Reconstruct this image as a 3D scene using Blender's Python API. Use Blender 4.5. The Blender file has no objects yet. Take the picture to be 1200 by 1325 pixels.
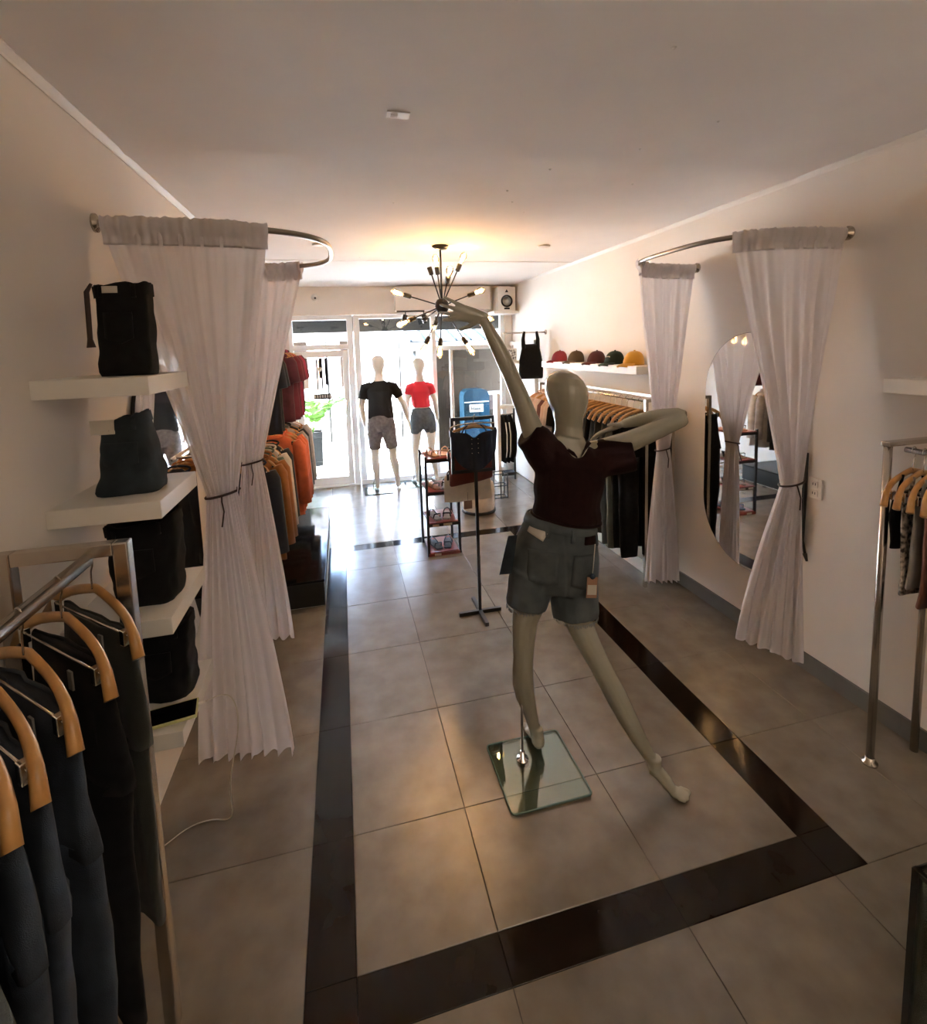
import bpy, bmesh, math, random
from mathutils import Vector, Matrix, noise
from mathutils.bvhtree import BVHTree

S = bpy.context.scene
C = S.collection
PI = math.pi
XL, XR, YF, H = -0.85, 2.475, 6.95, 2.743      # room: left wall, right wall, shop front, ceiling
rnd = random.Random(7)

# ------------------------------------------------------------------ camera
cam_d = bpy.data.cameras.new('camera')
cam = bpy.data.objects.new('camera', cam_d); C.objects.link(cam); S.camera = cam
r_ = Vector((0.971433, -0.235038, -0.032799)); u_ = Vector((0.056381, 0.094328, 0.993943)); f_ = Vector((0.230521, 0.967398, -0.104885))
M = Matrix.Identity(4)
for i in range(3):
    M[i][0] = r_[i]; M[i][1] = u_[i]; M[i][2] = -f_[i]
M[0][3], M[1][3], M[2][3] = 0, 0, 1.893
cam.matrix_world = M
cam_d.sensor_fit = 'HORIZONTAL'; cam_d.sensor_width = 36
cam_d.lens = 639.42 / 1200 * 36
cam_d.shift_x = (600 - 595.95) / 1200
cam_d.shift_y = (515.28 - 662.5) / 1200
cam_d.clip_start = 0.02; cam_d.clip_end = 200

# ------------------------------------------------------------------ light
w = bpy.data.worlds.new('daylight'); S.world = w; w.use_nodes = True
nt = w.node_tree; nt.nodes.clear()
o = nt.nodes.new('ShaderNodeOutputWorld'); bg = nt.nodes.new('ShaderNodeBackground'); sk = nt.nodes.new('ShaderNodeTexSky')
sk.sky_type = 'NISHITA'; sk.sun_disc = False; sk.sun_elevation = math.radians(62); sk.sun_rotation = math.radians(200); sk.air_density = 1.0; sk.dust_density = 3.0
nt.links.new(sk.outputs[0], bg.inputs[0]); nt.links.new(bg.outputs[0], o.inputs[0])
bg.inputs[1].default_value = 6.8
sun_d = bpy.data.lights.new('sun', 'SUN'); sun_d.energy = 62; sun_d.angle = math.radians(1); sun_d.color = (1, .96, .9)
sun = bpy.data.objects.new('sun', sun_d); C.objects.link(sun); sun.rotation_euler = (math.radians(-29), math.radians(14), 0)

def lamp(name, loc, energy, color, radius=.03, kind='POINT', spot=1.2):
    d = bpy.data.lights.new(name, kind); d.energy = energy; d.color = color; d.shadow_soft_size = radius
    if kind == 'SPOT': d.spot_size = spot; d.spot_blend = .7
    l = bpy.data.objects.new(name, d); C.objects.link(l); l.location = loc
    return l
WARM = (1.0, .66, .36)
vs = S.view_settings
vs.view_transform = 'Standard'; vs.look = 'None'; vs.exposure = 1.27; vs.gamma = 1.0; vs.use_curve_mapping = False

# ------------------------------------------------------------------ materials
def mat(name, col, rough=.6, metal=0.0, var=0.0, vscale=6.0, bump=0.0, bscale=200.0, spec=.5, sheen=0.0, coat=0.0, emit=None, estr=0, col2=None, detail=4, objvar=0.0):
    m = bpy.data.materials.new(name); m.use_nodes = True
    n = m.node_tree; b = n.nodes['Principled BSDF']
    b.inputs['Roughness'].default_value = rough; b.inputs['Metallic'].default_value = metal
    b.inputs['Specular IOR Level'].default_value = spec
    if sheen: b.inputs['Sheen Weight'].default_value = sheen
    if coat: b.inputs['Coat Weight'].default_value = coat; b.inputs['Coat Roughness'].default_value = .08
    c4 = tuple(col) + (1,)
    b.inputs['Base Color'].default_value = c4
    tc = n.nodes.new('ShaderNodeTexCoord')
    if var or col2:
        t = n.nodes.new('ShaderNodeTexNoise'); t.inputs['Scale'].default_value = vscale; t.inputs['Detail'].default_value = detail
        n.links.new(tc.outputs['Object'], t.inputs['Vector'])
        r = n.nodes.new('ShaderNodeValToRGB')
        a = tuple(max(0, x * (1 - var)) for x in col); z = tuple(col2) if col2 else tuple(min(1, x * (1 + var)) for x in col)
        r.color_ramp.elements[0].color = a + (1,); r.color_ramp.elements[1].color = z + (1,)
        r.color_ramp.elements[0].position = .32; r.color_ramp.elements[1].position = .68
        n.links.new(t.outputs['Fac'], r.inputs[0])
        out = r.outputs[0]
        if objvar:
            oi = n.nodes.new('ShaderNodeObjectInfo'); hs = n.nodes.new('ShaderNodeHueSaturation'); mr = n.nodes.new('ShaderNodeMapRange')
            mr.inputs['To Min'].default_value = 1 - objvar; mr.inputs['To Max'].default_value = 1 + objvar
            n.links.new(oi.outputs['Random'], mr.inputs[0]); n.links.new(mr.outputs[0], hs.inputs['Value']); n.links.new(out, hs.inputs['Color']); out = hs.outputs[0]
        n.links.new(out, b.inputs['Base Color'])
    if bump:
        t2 = n.nodes.new('ShaderNodeTexNoise'); t2.inputs['Scale'].default_value = bscale; t2.inputs['Detail'].default_value = 3
        n.links.new(tc.outputs['Object'], t2.inputs['Vector'])
        bp = n.nodes.new('ShaderNodeBump'); bp.inputs['Strength'].default_value = bump; bp.inputs['Distance'].default_value = .01
        n.links.new(t2.outputs['Fac'], bp.inputs['Height']); n.links.new(bp.outputs[0], b.inputs['Normal'])
    if emit:
        b.inputs['Emission Color'].default_value = tuple(emit) + (1,); b.inputs['Emission Strength'].default_value = estr
    return m

def glassy(name, tint=(1, 1, 1), gloss=.08, rough=.02):
    m = bpy.data.materials.new(name); m.use_nodes = True
    n = m.node_tree; n.nodes.clear()
    o = n.nodes.new('ShaderNodeOutputMaterial'); mx = n.nodes.new('ShaderNodeMixShader'); t = n.nodes.new('ShaderNodeBsdfTransparent'); g = n.nodes.new('ShaderNodeBsdfGlossy')
    t.inputs[0].default_value = tuple(tint) + (1,); g.inputs['Roughness'].default_value = rough
    fr = n.nodes.new('ShaderNodeFresnel'); fr.inputs[0].default_value = 1.3
    ad = n.nodes.new('ShaderNodeMath'); ad.operation = 'MULTIPLY_ADD'; ad.inputs[1].default_value = .8; ad.inputs[2].default_value = gloss * .5
    n.links.new(fr.outputs[0], ad.inputs[0]); n.links.new(ad.outputs[0], mx.inputs[0])
    n.links.new(t.outputs[0], mx.inputs[1]); n.links.new(g.outputs[0], mx.inputs[2]); n.links.new(mx.outputs[0], o.inputs[0])
    return m

def sheer(name, col, trans=.35, clear=.04, rough=.55):
    m = mat(name, col, rough, sheen=.3, bump=.06, bscale=500)
    n = m.node_tree; b = n.nodes['Principled BSDF']; out = [x for x in n.nodes if x.type == 'OUTPUT_MATERIAL'][0]
    tl = n.nodes.new('ShaderNodeBsdfTranslucent'); tl.inputs[0].default_value = tuple(col) + (1,)
    tr = n.nodes.new('ShaderNodeBsdfTransparent')
    m1 = n.nodes.new('ShaderNodeMixShader'); m1.inputs[0].default_value = trans
    m2 = n.nodes.new('ShaderNodeMixShader'); m2.inputs[0].default_value = clear
    n.links.new(b.outputs[0], m1.inputs[1]); n.links.new(tl.outputs[0], m1.inputs[2])
    n.links.new(m1.outputs[0], m2.inputs[1]); n.links.new(tr.outputs[0], m2.inputs[2]); n.links.new(m2.outputs[0], out.inputs[0])
    return m

MT = dict(
    wall=mat('wall paint', (.80, .745, .68), .75, var=.03, vscale=1.5, bump=.04, bscale=60),
    ceil=mat('ceiling paint', (.89, .845, .80), .8, var=.05, vscale=1.1, bump=.05, bscale=30, detail=6),
    white=mat('white laminate', (.82, .79, .73), .4, var=.02),
    trimw=mat('white gloss trim', (.78, .74, .68), .45),
    alu=mat('white aluminium', (.86, .88, .88), .35),
    tile=mat('stone tile', (.172, .144, .110), .25, var=.16, vscale=7, col2=(.200, .168, .130), bump=.02, bscale=40, detail=8, objvar=.05, spec=1.0),
    border=mat('dark polished tile', (.012, .007, .005), .12, var=.25, vscale=5, objvar=.12, spec=.22),
    grout=mat('grout', (.065, .055, .047), .8),
    base=mat('grey skirting tile', (.13, .12, .105), .35, var=.12, vscale=4),
    steel=mat('brushed steel', (.55, .50, .44), .26, 1.0, bump=.03, bscale=90),
    chrome=mat('chrome', (.8, .78, .74), .12, 1.0),
    pewter=mat('dull pewter', (.34, .30, .26), .3, 1.0),
    black=mat('black metal', (.012, .012, .013), .35),
    blackfab=mat('black fabric', (.006, .006, .007), .9, var=.3, vscale=30, bump=.2, bscale=500, sheen=.03, spec=.2),
    skin=mat('glossy mannequin', (.345, .325, .255), .16, coat=.6, var=.02),
    skinw=mat('pale mannequin', (.80, .78, .74), .22, coat=.5),
    wood=mat('hanger wood', (.52, .27, .085), .33, var=.18, vscale=14, coat=.3),
    redwood=mat('red brown wood', (.23, .035, .022), .3, var=.2, vscale=9, coat=.3),
    maroon=mat('maroon knit', (.014, .0035, .0038), .9, var=.15, vscale=40, bump=.25, bscale=350, sheen=.02, spec=.2),
    denim=mat('grey blue denim', (.058, .073, .083), .85, var=.12, vscale=9, col2=(.105, .126, .138), bump=.3, bscale=500, detail=7),
    denimd=mat('dark blue denim', (.019, .029, .048), .85, var=.35, vscale=7, col2=(.045, .064, .094), bump=.3, bscale=500, detail=7),
    denimn=mat('navy denim', (.012, .022, .034), .85, var=.3, vscale=11, col2=(.026, .042, .058), bump=.3, bscale=500),
    stitch=mat('pale denim edge', (.20, .225, .235), .9, bump=.3, bscale=400),
    curtain=sheer('white satin curtain', (.80, .75, .745), .30, .03, .45),
    veil=sheer('thin curtain hem', (.80, .75, .74), .35, .55),
    cord=mat('brown cord', (.05, .03, .025), .7),
    label=mat('paper label', (.60, .56, .49), .7),
    greytag=mat('grey cloth tag', (.20, .19, .17), .8),
    kraft=mat('kraft paper', (.36, .20, .13), .8),
    glass=glassy('window glass', (.97, .99, .985), .05),
    bulbglass=glassy('bulb glass', (1, .90, .72), .05),
    baseglass=glassy('green plate glass', (.80, .90, .86), .16),
    teal=mat('glass edge', (.11, .17, .15), .2),
    mirror=mat('mirror silver', (.86, .86, .85), .02, 1.0),
    screen=mat('black screen', (.004, .004, .005), .08),
    case=mat('lime phone case', (.55, .57, .25), .5),
    cable=mat('white cable', (.62, .57, .48), .5),
    cone=mat('speaker cone', (.55, .53, .5), .5),
    red=mat('red jersey', (.62, .012, .028), .8, sheen=.2),
    tee=mat('black jersey', (.010, .010, .011), .85),
    greyshort=mat('grey cotton', (.20, .19, .195), .9, var=.25, vscale=25),
    greydenim=mat('blue grey denim', (.10, .125, .15), .9, var=.25, vscale=25),
    filament=mat('glowing filament', (1, .6, .2), .5, emit=(1, .58, .22), estr=60),
    darkglass=mat('dark reflective top', (.008, .008, .008), .09, spec=.06),
    darkwood=mat('black board', (.008, .008, .008), .5),
    leaf=mat('palm leaf', (.035, .085, .010), .5, var=.3, vscale=5, spec=.04),
    planter=mat('grey planter', (.028, .030, .030), .6),
    pot=mat('dark planter', (.009, .0095, .009), .6, spec=.04),
    pave=mat('pale paving', (.55, .54, .51), .8, var=.08, vscale=3, objvar=.05, spec=.04),
    fascia=mat('dark canopy', (.02, .021, .022), .6, spec=.04),
    bluemet=mat('blue steel roof', (.0040, .0072, .010), .5, spec=.04),
    facade=mat('white facade', (.70, .70, .68), .8, spec=.04),
    brownp=mat('brown door wood', (.016, .0105, .007), .6, var=.2, vscale=8, spec=.04),
    pink=mat('magenta awning', (.06, .006, .025), .8, spec=.04),
    beige=mat('beige partition', (.030, .0215, .0150), .6, spec=.04),
    jug=mat('blue chest plastic', (.012, .038, .062), .3, spec=.04),
    yellow=mat('mustard cotton', (.62, .30, .02), .85, sheen=.2, bump=.2, bscale=300),
    capred=mat('dark red cotton', (.20, .012, .018), .85, bump=.2, bscale=300),
    olive=mat('olive cotton', (.075, .048, .022), .85, bump=.2, bscale=300),
    wine=mat('wine cotton', (.065, .012, .014), .85, bump=.2, bscale=300),
    green=mat('dark green cotton', (.012, .028, .018), .85, bump=.2, bscale=300),
)
def cloth(name, col, **k):
    if name not in MT: MT[name] = mat(name, col, .85, var=k.get('var', .15), vscale=k.get('vscale', 14), bump=.2, bscale=400, sheen=.1)
    return MT[name]

# ------------------------------------------------------------------ mesh helpers
class MB:
    def __init__(self): self.v = []; self.f = []
    def add(self, vs_, fs_):
        b = len(self.v); self.v += [Vector(p) for p in vs_]; self.f += [tuple(b + i for i in f) for f in fs_]; return self
    def box(self, x0, x1, y0, y1, z0, z1, M=None):
        p = [Vector((x, y, z)) for z in (z0, z1) for y in (y0, y1) for x in (x0, x1)]
        if M is not None: p = [M @ q for q in p]
        return self.add(p, [(0, 2, 3, 1), (4, 5, 7, 6), (0, 1, 5, 4), (2, 6, 7, 3), (0, 4, 6, 2), (1, 3, 7, 5)])
    def loft(self, rings, cap=True, closed=True):
        n = len(rings[0]); vs_ = [p for r in rings for p in r]; fs_ = []
        for i in range(len(rings) - 1):
            for j in range(n if closed else n - 1):
                k = (j + 1) % n; fs_.append((i * n + j, i * n + k, (i + 1) * n + k, (i + 1) * n + j))
        if cap and closed:
            fs_.append(tuple(range(n - 1, -1, -1))); fs_.append(tuple((len(rings) - 1) * n + j for j in range(n)))
        return self.add(vs_, fs_)
    def tube(self, pts, r, n=8, cap=True, ref=None, close=False):
        pts = [Vector(p) for p in pts]; L = len(pts)
        if not isinstance(r, (list, tuple)): r = [r] * L
        rings = []; prev = Vector(ref) if ref is not None else None
        for i, p in enumerate(pts):
            if close: t = pts[(i + 1) % L] - pts[i - 1]
            else: t = pts[min(i + 1, L - 1)] - pts[max(i - 1, 0)]
            t.normalize()
            if prev is None: prev = Vector((0, 0, 1)) if abs(t.z) < .9 else Vector((1, 0, 0))
            a = prev - t * prev.dot(t)
            if a.length < 1e-5: a = t.orthogonal()
            a.normalize(); b = t.cross(a); 
            if ref is None: prev = a
            ra, rb = r[i] if isinstance(r[i], (list, tuple)) else (r[i], r[i])
            rings.append([p + a * (math.cos(2 * PI * k / n) * ra) + b * (math.sin(2 * PI * k / n) * rb) for k in range(n)])
        if close: rings.append(rings[0]); return self.loft(rings, cap=False)
        return self.loft(rings, cap)
    def lathe(self, prof, n=20, M=None, cap=True):
        rings = []
        for r, z in prof:
            ring = [Vector((max(r, 1e-4) * math.cos(2 * PI * k / n), max(r, 1e-4) * math.sin(2 * PI * k / n), z)) for k in range(n)]
            if M is not None: ring = [M @ q for q in ring]
            rings.append(ring)
        return self.loft(rings, cap)
    def grid(self, fn, nu, nv):
        vs_ = [Vector(fn(i / (nu - 1), j / (nv - 1))) for j in range(nv) for i in range(nu)]
        fs_ = [(j * nu + i, j * nu + i + 1, (j + 1) * nu + i + 1, (j + 1) * nu + i) for j in range(nv - 1) for i in range(nu - 1)]
        return self.add(vs_, fs_)
    def mesh(self, name, loc=(0, 0, 0), smooth=True, bevel=0):
        me = bpy.data.meshes.new(name); l = Vector(loc)
        me.from_pydata([tuple(p - l) for p in self.v], [], self.f)
        bm = bmesh.new(); bm.from_mesh(me)
        if bevel: bmesh.ops.bevel(bm, geom=bm.edges[:], offset=bevel, segments=2, affect='EDGES', profile=.6)
        bmesh.ops.recalc_face_normals(bm, faces=bm.faces[:])
        bm.to_mesh(me); bm.free()
        me.polygons.foreach_set('use_smooth', [smooth] * len(me.polygons)); me.update()
        return me
    def build(self, name, m, parent=None, loc=None, smooth=True, bevel=0, label=None, kind=None):
        if parent is not None: base = world_loc(parent); l = base
        else: base = Vector((0, 0, 0)); l = Vector(loc) if loc is not None else Vector((0, 0, 0))
        me = self.mesh(name, l, smooth, bevel)
        ob = bpy.data.objects.new(name, me); C.objects.link(ob)
        me.materials.append(MT[m] if isinstance(m, str) else m)
        if parent is not None: ob.parent = parent
        else: ob.location = l
        if label: ob['label'] = label
        if kind: ob['kind'] = kind
        return ob
def world_loc(o):
    l = Vector((0, 0, 0))
    while o is not None: l += Vector(o.location); o = o.parent
    return l
def tag(o, label=None, cat=None, group=None, kind=None):
    if label: o['label'] = label
    if cat: o['category'] = cat
    if group: o['group'] = group
    if kind: o['kind'] = kind
    return o
def thing(name, loc, label, cat, group=None):
    o = bpy.data.objects.new(name, None); C.objects.link(o); o.location = loc; o.empty_display_size = .05
    return tag(o, label, cat, group)
def B(x0, x1, y0, y1, z0, z1): return MB().box(x0, x1, y0, y1, z0, z1)
def kids(o): return [c for c in bpy.data.objects if c.parent == o]
def copy_thing(o, loc, rotz=None, label=None, group=None):
    def rec(s, p):
        c = s.copy(); C.objects.link(c); c.parent = p
        for ch in kids(s): rec(ch, c)
        return c
    r = rec(o, None); r.location = loc
    if rotz is not None: r.rotation_euler = (0, 0, rotz)
    if label: r['label'] = label
    if group: r['group'] = group
    return r
def blob(name, mb, m, parent=None, voxel=.006, smooth=8, factor=.5, fn=None, label=None):
    """union of overlapping closed shapes as one continuous skin"""
    loc = world_loc(parent) if parent is not None else Vector((0, 0, 0))
    me = mb.mesh(name + ' raw', loc)
    ob = bpy.data.objects.new(name, me); C.objects.link(ob)
    a = ob.modifiers.new('r', 'REMESH'); a.mode = 'VOXEL'; a.voxel_size = voxel
    if smooth:
        s = ob.modifiers.new('s', 'SMOOTH'); s.iterations = smooth; s.factor = factor
    dg = bpy.context.evaluated_depsgraph_get()
    nm = bpy.data.meshes.new_from_object(ob.evaluated_get(dg)); nm.name = name
    ob.modifiers.clear(); ob.data = nm; bpy.data.meshes.remove(me)
    if fn:
        for v in nm.vertices: v.co = fn(v.co + loc, v.normal) - loc
    nm.polygons.foreach_set('use_smooth', [True] * len(nm.polygons))
    nm.materials.clear(); nm.materials.append(MT[m] if isinstance(m, str) else m)
    if parent is not None: ob.parent = parent
    if label: ob['label'] = label
    return ob
def patch(target, parent, name, m, cx, cz, w_, h_, y0, thick=.004, dirv=(0, 1, 0), n=8, label=None, tilt=0, offs=.002, point=0):
    """a flat sewn-on piece laid on the surface of target, seen from y0 along dirv"""
    me = target.data; loc = world_loc(target)
    bv = BVHTree.FromPolygons([v.co + loc for v in me.vertices], [tuple(p.vertices) for p in me.polygons])
    d = Vector(dirv).normalized(); right = Vector((d.y, -d.x, 0)).normalized(); mb = MB(); pts = []
    ct, st = math.cos(tilt), math.sin(tilt); hc = bv.ray_cast(Vector((cx, y0, cz)), d, 3); mid = hc[3] if hc[0] is not None else .4
    for side in (0, 1):
        row = []
        for j in range(n):
            for i in range(n):
                a = (i / (n - 1) - .5) * w_; b = (j / (n - 1) - .5) * h_
                if point and b < 0: b = b - point * (1 - abs(a) / (w_ / 2)) * (-b / (h_ / 2))
                a2 = a * ct - b * st; b2 = a * st + b * ct
                org = Vector((cx, y0, cz)) + right * a2 + Vector((0, 0, b2))
                h = bv.ray_cast(org, d, 3)
                p = (h[0] if h[0] is not None else bv.find_nearest(Vector((cx, org.y, cz)) + d * mid + right * a2 + Vector((0, 0, b2)))[0]) - d * (offs + (thick if side == 0 else -.004))
                row.append(p)
        pts += row
    fs_ = []
    for s in (0, 1):
        o_ = s * n * n
        for j in range(n - 1):
            for i in range(n - 1): fs_.append((o_ + j * n + i, o_ + j * n + i + 1, o_ + (j + 1) * n + i + 1, o_ + (j + 1) * n + i))
    rim = [i for i in range(n)] + [j * n + n - 1 for j in range(1, n)] + [(n - 1) * n + i for i in range(n - 2, -1, -1)] + [j * n for j in range(n - 2, 0, -1)]
    for k in range(len(rim)):
        a, b = rim[k], rim[(k + 1) % len(rim)]; fs_.append((a, b, b + n * n, a + n * n))
    mb.add(pts, fs_)
    return mb.build(name, m, parent, label=label)
def nz(p, s=1.0, seed=0): return noise.noise(Vector((p[0] * s + seed, p[1] * s - seed * 1.7, p[2] * s + seed * .31)))
def lerp(a, b, t): return a + (b - a) * t
def ell(c, rx, ry, n=20, R=None, ph=0):
    c = Vector(c); X = Vector(R) if R is not None else Vector((1, 0, 0)); X.normalize(); Y = Vector((-X.y, X.x, 0)).normalized()
    return [c + X * (rx * math.cos(2 * PI * k / n + ph)) + Y * (ry * math.sin(2 * PI * k / n + ph)) for k in range(n)]

# ------------------------------------------------------------------ the room
YB = -1.4
floor = B(XL - .1, XR + .1, YB, YF, -.06, -.006).build('floor', 'grout', smooth=False, kind='structure')
def cell(x0, x1, y0, y1, nm, m, top=0.0):
    g = .0011 if m == 'tile' else .0005
    if x1 - x0 < .02 or y1 - y0 < .02: return
    mb = MB(); e = .0015
    a = [(x0 + g, y0 + g), (x1 - g, y0 + g), (x1 - g, y1 - g), (x0 + g, y1 - g)]; b = [(x0 + g + e, y0 + g + e), (x1 - g - e, y0 + g + e), (x1 - g - e, y1 - g - e), (x0 + g + e, y1 - g - e)]
    vs_ = [(p[0], p[1], -.0055) for p in a] + [(p[0], p[1], top - .0012) for p in a] + [(p[0], p[1], top) for p in b]
    fs_ = [(8, 9, 10, 11)] + [(i, (i + 1) % 4, 4 + (i + 1) % 4, 4 + i) for i in range(4)] + [(4 + i, 4 + (i + 1) % 4, 8 + (i + 1) % 4, 8 + i) for i in range(4)]
    mb.add(vs_, fs_)
    return mb.build(nm, m, floor, smooth=False)
xlo, xli, xri, xro, yno, yni, yfi, yfo = -.21, -.058, 1.584, 1.736, 1.214, 1.36, 4.625, 4.758
xj = [xli, .391, .991, xri]; yj = [yni, 1.809, 2.397, 3.002, 3.599, 4.205, yfi]
for i in range(3):
    for j in range(6): cell(xj[i], xj[i + 1], yj[j], yj[j + 1], 'tile', 'tile')
oy = [YB, -1.18, -.58, .015, .615, yno]
ox = [XL - .05, xlo - .59, -.21, .391, .991, 1.588, 2.019, XR + .05]
for i in range(7):
    for j in range(5): cell(ox[i], ox[i + 1], oy[j], oy[j + 1], 'tile', 'tile')
sy = [yno, 1.809, 2.397, 3.002, 3.599, 4.205, yfo]
for j in range(6):
    cell(XL - .05, xlo, sy[j], sy[j + 1], 'tile', 'tile'); cell(xro, 2.16, sy[j], sy[j + 1], 'tile', 'tile'); cell(2.16, XR + .05, sy[j], sy[j + 1], 'tile', 'tile')
fy = [yfo, 5.36, 5.96, 6.56, YF]; fx = [XL - .05, -.21, .391, .991, 1.588, 2.19, XR + .05]
for i in range(6):
    for j in range(4): cell(fx[i], fx[i + 1], fy[j], fy[j + 1], 'tile', 'tile')
by = [yno, yni, 1.809, 2.397, 3.002, 3.599, 4.205, yfi, yfo]
for j in range(8):
    cell(xlo, xli, by[j], by[j + 1], 'border_tile', 'border'); cell(xri, xro, by[j], by[j + 1], 'border_tile', 'border')
for i in range(3):
    cell(xj[i], xj[i + 1], yno, yni, 'border_tile', 'border'); cell(xj[i], xj[i + 1], yfi, yfo, 'border_tile', 'border')

B(XL - .15, XL, YB, YF + .15, -.06, H + .1).build('wall_left', 'wall', smooth=False, kind='structure')
B(XR, XR + .15, YB, YF + .15, -.06, H + .1).build('wall_right', 'wall', smooth=False, kind='structure')
B(XL - .15, XR + .15, YB - .15, YB, -.06, H + .1).build('wall_back', 'wall', smooth=False, kind='structure')
ce = MB()
def ceil_z(x, y): return H - .006 * max(0, 1 - abs(y - (2.25 - .12 * math.sin(1.3 * x))) / .09) + .005 * nz((x, y, 2), 1.3, 8) - .004 * max(0, 1 - abs(x - .3 - .1 * math.sin(2 * y)) / .06) * (1 if y > 2 else 0) + .002 * nz((x, y, 0), 3, 4) + (.003 * nz((x, y, 1), 9, 2))
ce.grid(lambda u, v: (lerp(XL - .1, XR + .1, u), lerp(YB, YF + .15, v), ceil_z(lerp(XL, XR, u), lerp(YB, YF, v))), 60, 150)
cb = len(ce.v); ce.box(XL - .15, XR + .15, YB, YF + .15, H + .02, H + .12)
ceiling = ce.build('ceiling', 'ceil', kind='structure')
# ceiling pieces: cornice strips, ridge strip, blank plates, pin marks
for nm, x0, x1 in (('trim_1', XL, XL + .035), ('trim_2', XR - .035, XR)):
    t = MB(); s = 1 if x0 == XL else -1; xw = XL if s > 0 else XR
    prof = [(0, 0), (0, -.026), (.005, -.027), (.008, -.020), (.018, -.008), (.022, -.004), (.022, 0)]
    t.loft([[Vector((xw + s * a, y, H + z)) for a, z in prof] for y in (YB, YF)])
    t.build(nm, 'trimw', smooth=False, kind='structure')
B(XL, XR, 4.94, 4.965, H - .006, H).build('trim_3', 'ceil', smooth=False, kind='structure')
for k, (x, y, r) in enumerate(((1.785, 4.144, .055), (-.124, 4.221, .05))):
    mb = MB(); mb.lathe([(r * .2, -.012), (r * .8, -.011), (r, -.006), (r, 0)], 28, Matrix.Translation((x, y, H - .002)))
    tag(mb.build('ceiling_plate', 'trimw', loc=(x, y, H), smooth=True), ('round white blank plate on the ceiling in front of the right curtain rod' if k == 0 else 'round white blank plate on the ceiling above the left curtain rod'), 'plate')
jb = thing('junction_plate', (.252, 1.895, H), 'small rectangular plate on the ceiling close to the mannequin', 'plate')
B(.21, .295, 1.87, 1.92, H - .007, H - .002).build('cover', 'trimw', jb, smooth=False, bevel=.002)
B(.225, .25, 1.885, 1.905, H - .010, H - .006).build('terminal', 'label', jb, smooth=False)
pn = [(1.05, 2.35), (1.35, 2.05), (1.6, 2.5), (1.0, 1.35), (.95, 2.7), (1.5, 1.75), (.68, 5.1), (.226, 4.78), (.35, 3.0), (1.2, 3.1), (1.05, 2.9)]
for x, y in pn:
    mb = MB(); mb.lathe([(.001, -.006), (.004, -.005), (.007, 0)], 10, Matrix.Translation((x, y, H - .001)))
    mb.build('hook', 'trimw', ceiling)
# skirting along the right wall, laid in lengths
bs = B(XR - .006, XR, YB, 5.95, 0, .098).build('baseboard_right', 'grout', smooth=False, kind='structure')
y = YB
for yy in (-.8, -.2, .4, 1.0, 1.62, 2.22, 2.82, 3.42, 4.02, 4.62, 5.22, 5.95):
    B(XR - .016, XR - .004, y + .001, yy - .001, .001, .1).build('tile', 'base', bs, smooth=False); y = yy

# ------------------------------------------------------------------ shop front
B(XL, XR, YF, YF + .15, 2.365, H).build('wall_front', 'wall', smooth=False, kind='structure')
B(XL - .05, -.66, YF, YF + .12, -.06, 2.365).build('wall_front_left', 'wall', smooth=False, kind='structure')
B(2.36, XR + .05, YF, YF + .12, -.06, 2.365).build('wall_front_right', 'wall', smooth=False, kind='structure')
door = thing('door_1', (-.66, YF + .06, 0), None, None); door['kind'] = 'structure'
def bar(o, nm, x0, x1, z0, z1, d=.05, m='alu', yc=YF + .06): return B(x0, x1, yc - d / 2, yc + d / 2, z0, z1).build(nm, m, o, smooth=False, bevel=.003)
bar(door, 'frame', -.66, -.61, 0, 2.36, .08); bar(door, 'frame', .10, .18, 0, 2.36, .08); bar(door, 'head', -.61, .10, 2.30, 2.36, .08); bar(door, 'transom_bar', -.61, .10, 1.90, 1.97, .08)
bar(door, 'stile', -.605, -.53, .02, 1.89); bar(door, 'stile', .02, .095, .02, 1.89); bar(door, 'rail', -.53, .02, 1.80, 1.89); bar(door, 'rail', -.53, .02, .02, .13)
bar(door, 'pane', -.54, .03, .12, 1.81, .006, 'glass'); bar(door, 'pane', -.61, .10, 1.97, 2.30, .006, 'glass')
bar(door, 'sill', -.66, .18, -.01, .018, .1)
hd = MB(); hd.tube([(.045, YF + .0, .98), (.045, YF - .03, 1.0), (.045, YF - .03, 1.2), (.045, YF, 1.22)], .008, 8); hd.build('handle', 'steel', door)
w1 = thing('window_1', (.18, YF + .06, 0), None, None); w1['kind'] = 'structure'
bar(w1, 'frame', .19, .27, 0, 2.36, .07); bar(w1, 'frame', 1.27, 1.33, 0, 2.36, .07); bar(w1, 'head', .27, 1.27, 2.31, 2.36, .07); bar(w1, 'sill', .19, 1.33, -.01, .06, .1)
bar(w1, 'pane', .26, 1.28, .05, 2.32, .008, 'glass')
w2 = thing('window_2', (1.33, YF + .06, 0), None, None); w2['kind'] = 'structure'
bar(w2, 'frame', 2.30, 2.36, 0, 2.36, .07); bar(w2, 'mullion', 1.53, 1.57, .06, 1.84, .07); bar(w2, 'transom_bar', 1.33, 2.36, 1.84, 1.90, .09); bar(w2, 'head', 1.33, 2.30, 2.33, 2.36, .07); bar(w2, 'sill', 1.33, 2.36, -.01, .06, .1)
bar(w2, 'pane', 1.33, 1.54, .05, 1.85, .008, 'glass'); bar(w2, 'pane', 1.56, 2.31, .05, 1.85, .008, 'glass'); bar(w2, 'pane', 1.33, 2.31, 1.89, 2.34, .008, 'glass')
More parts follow.
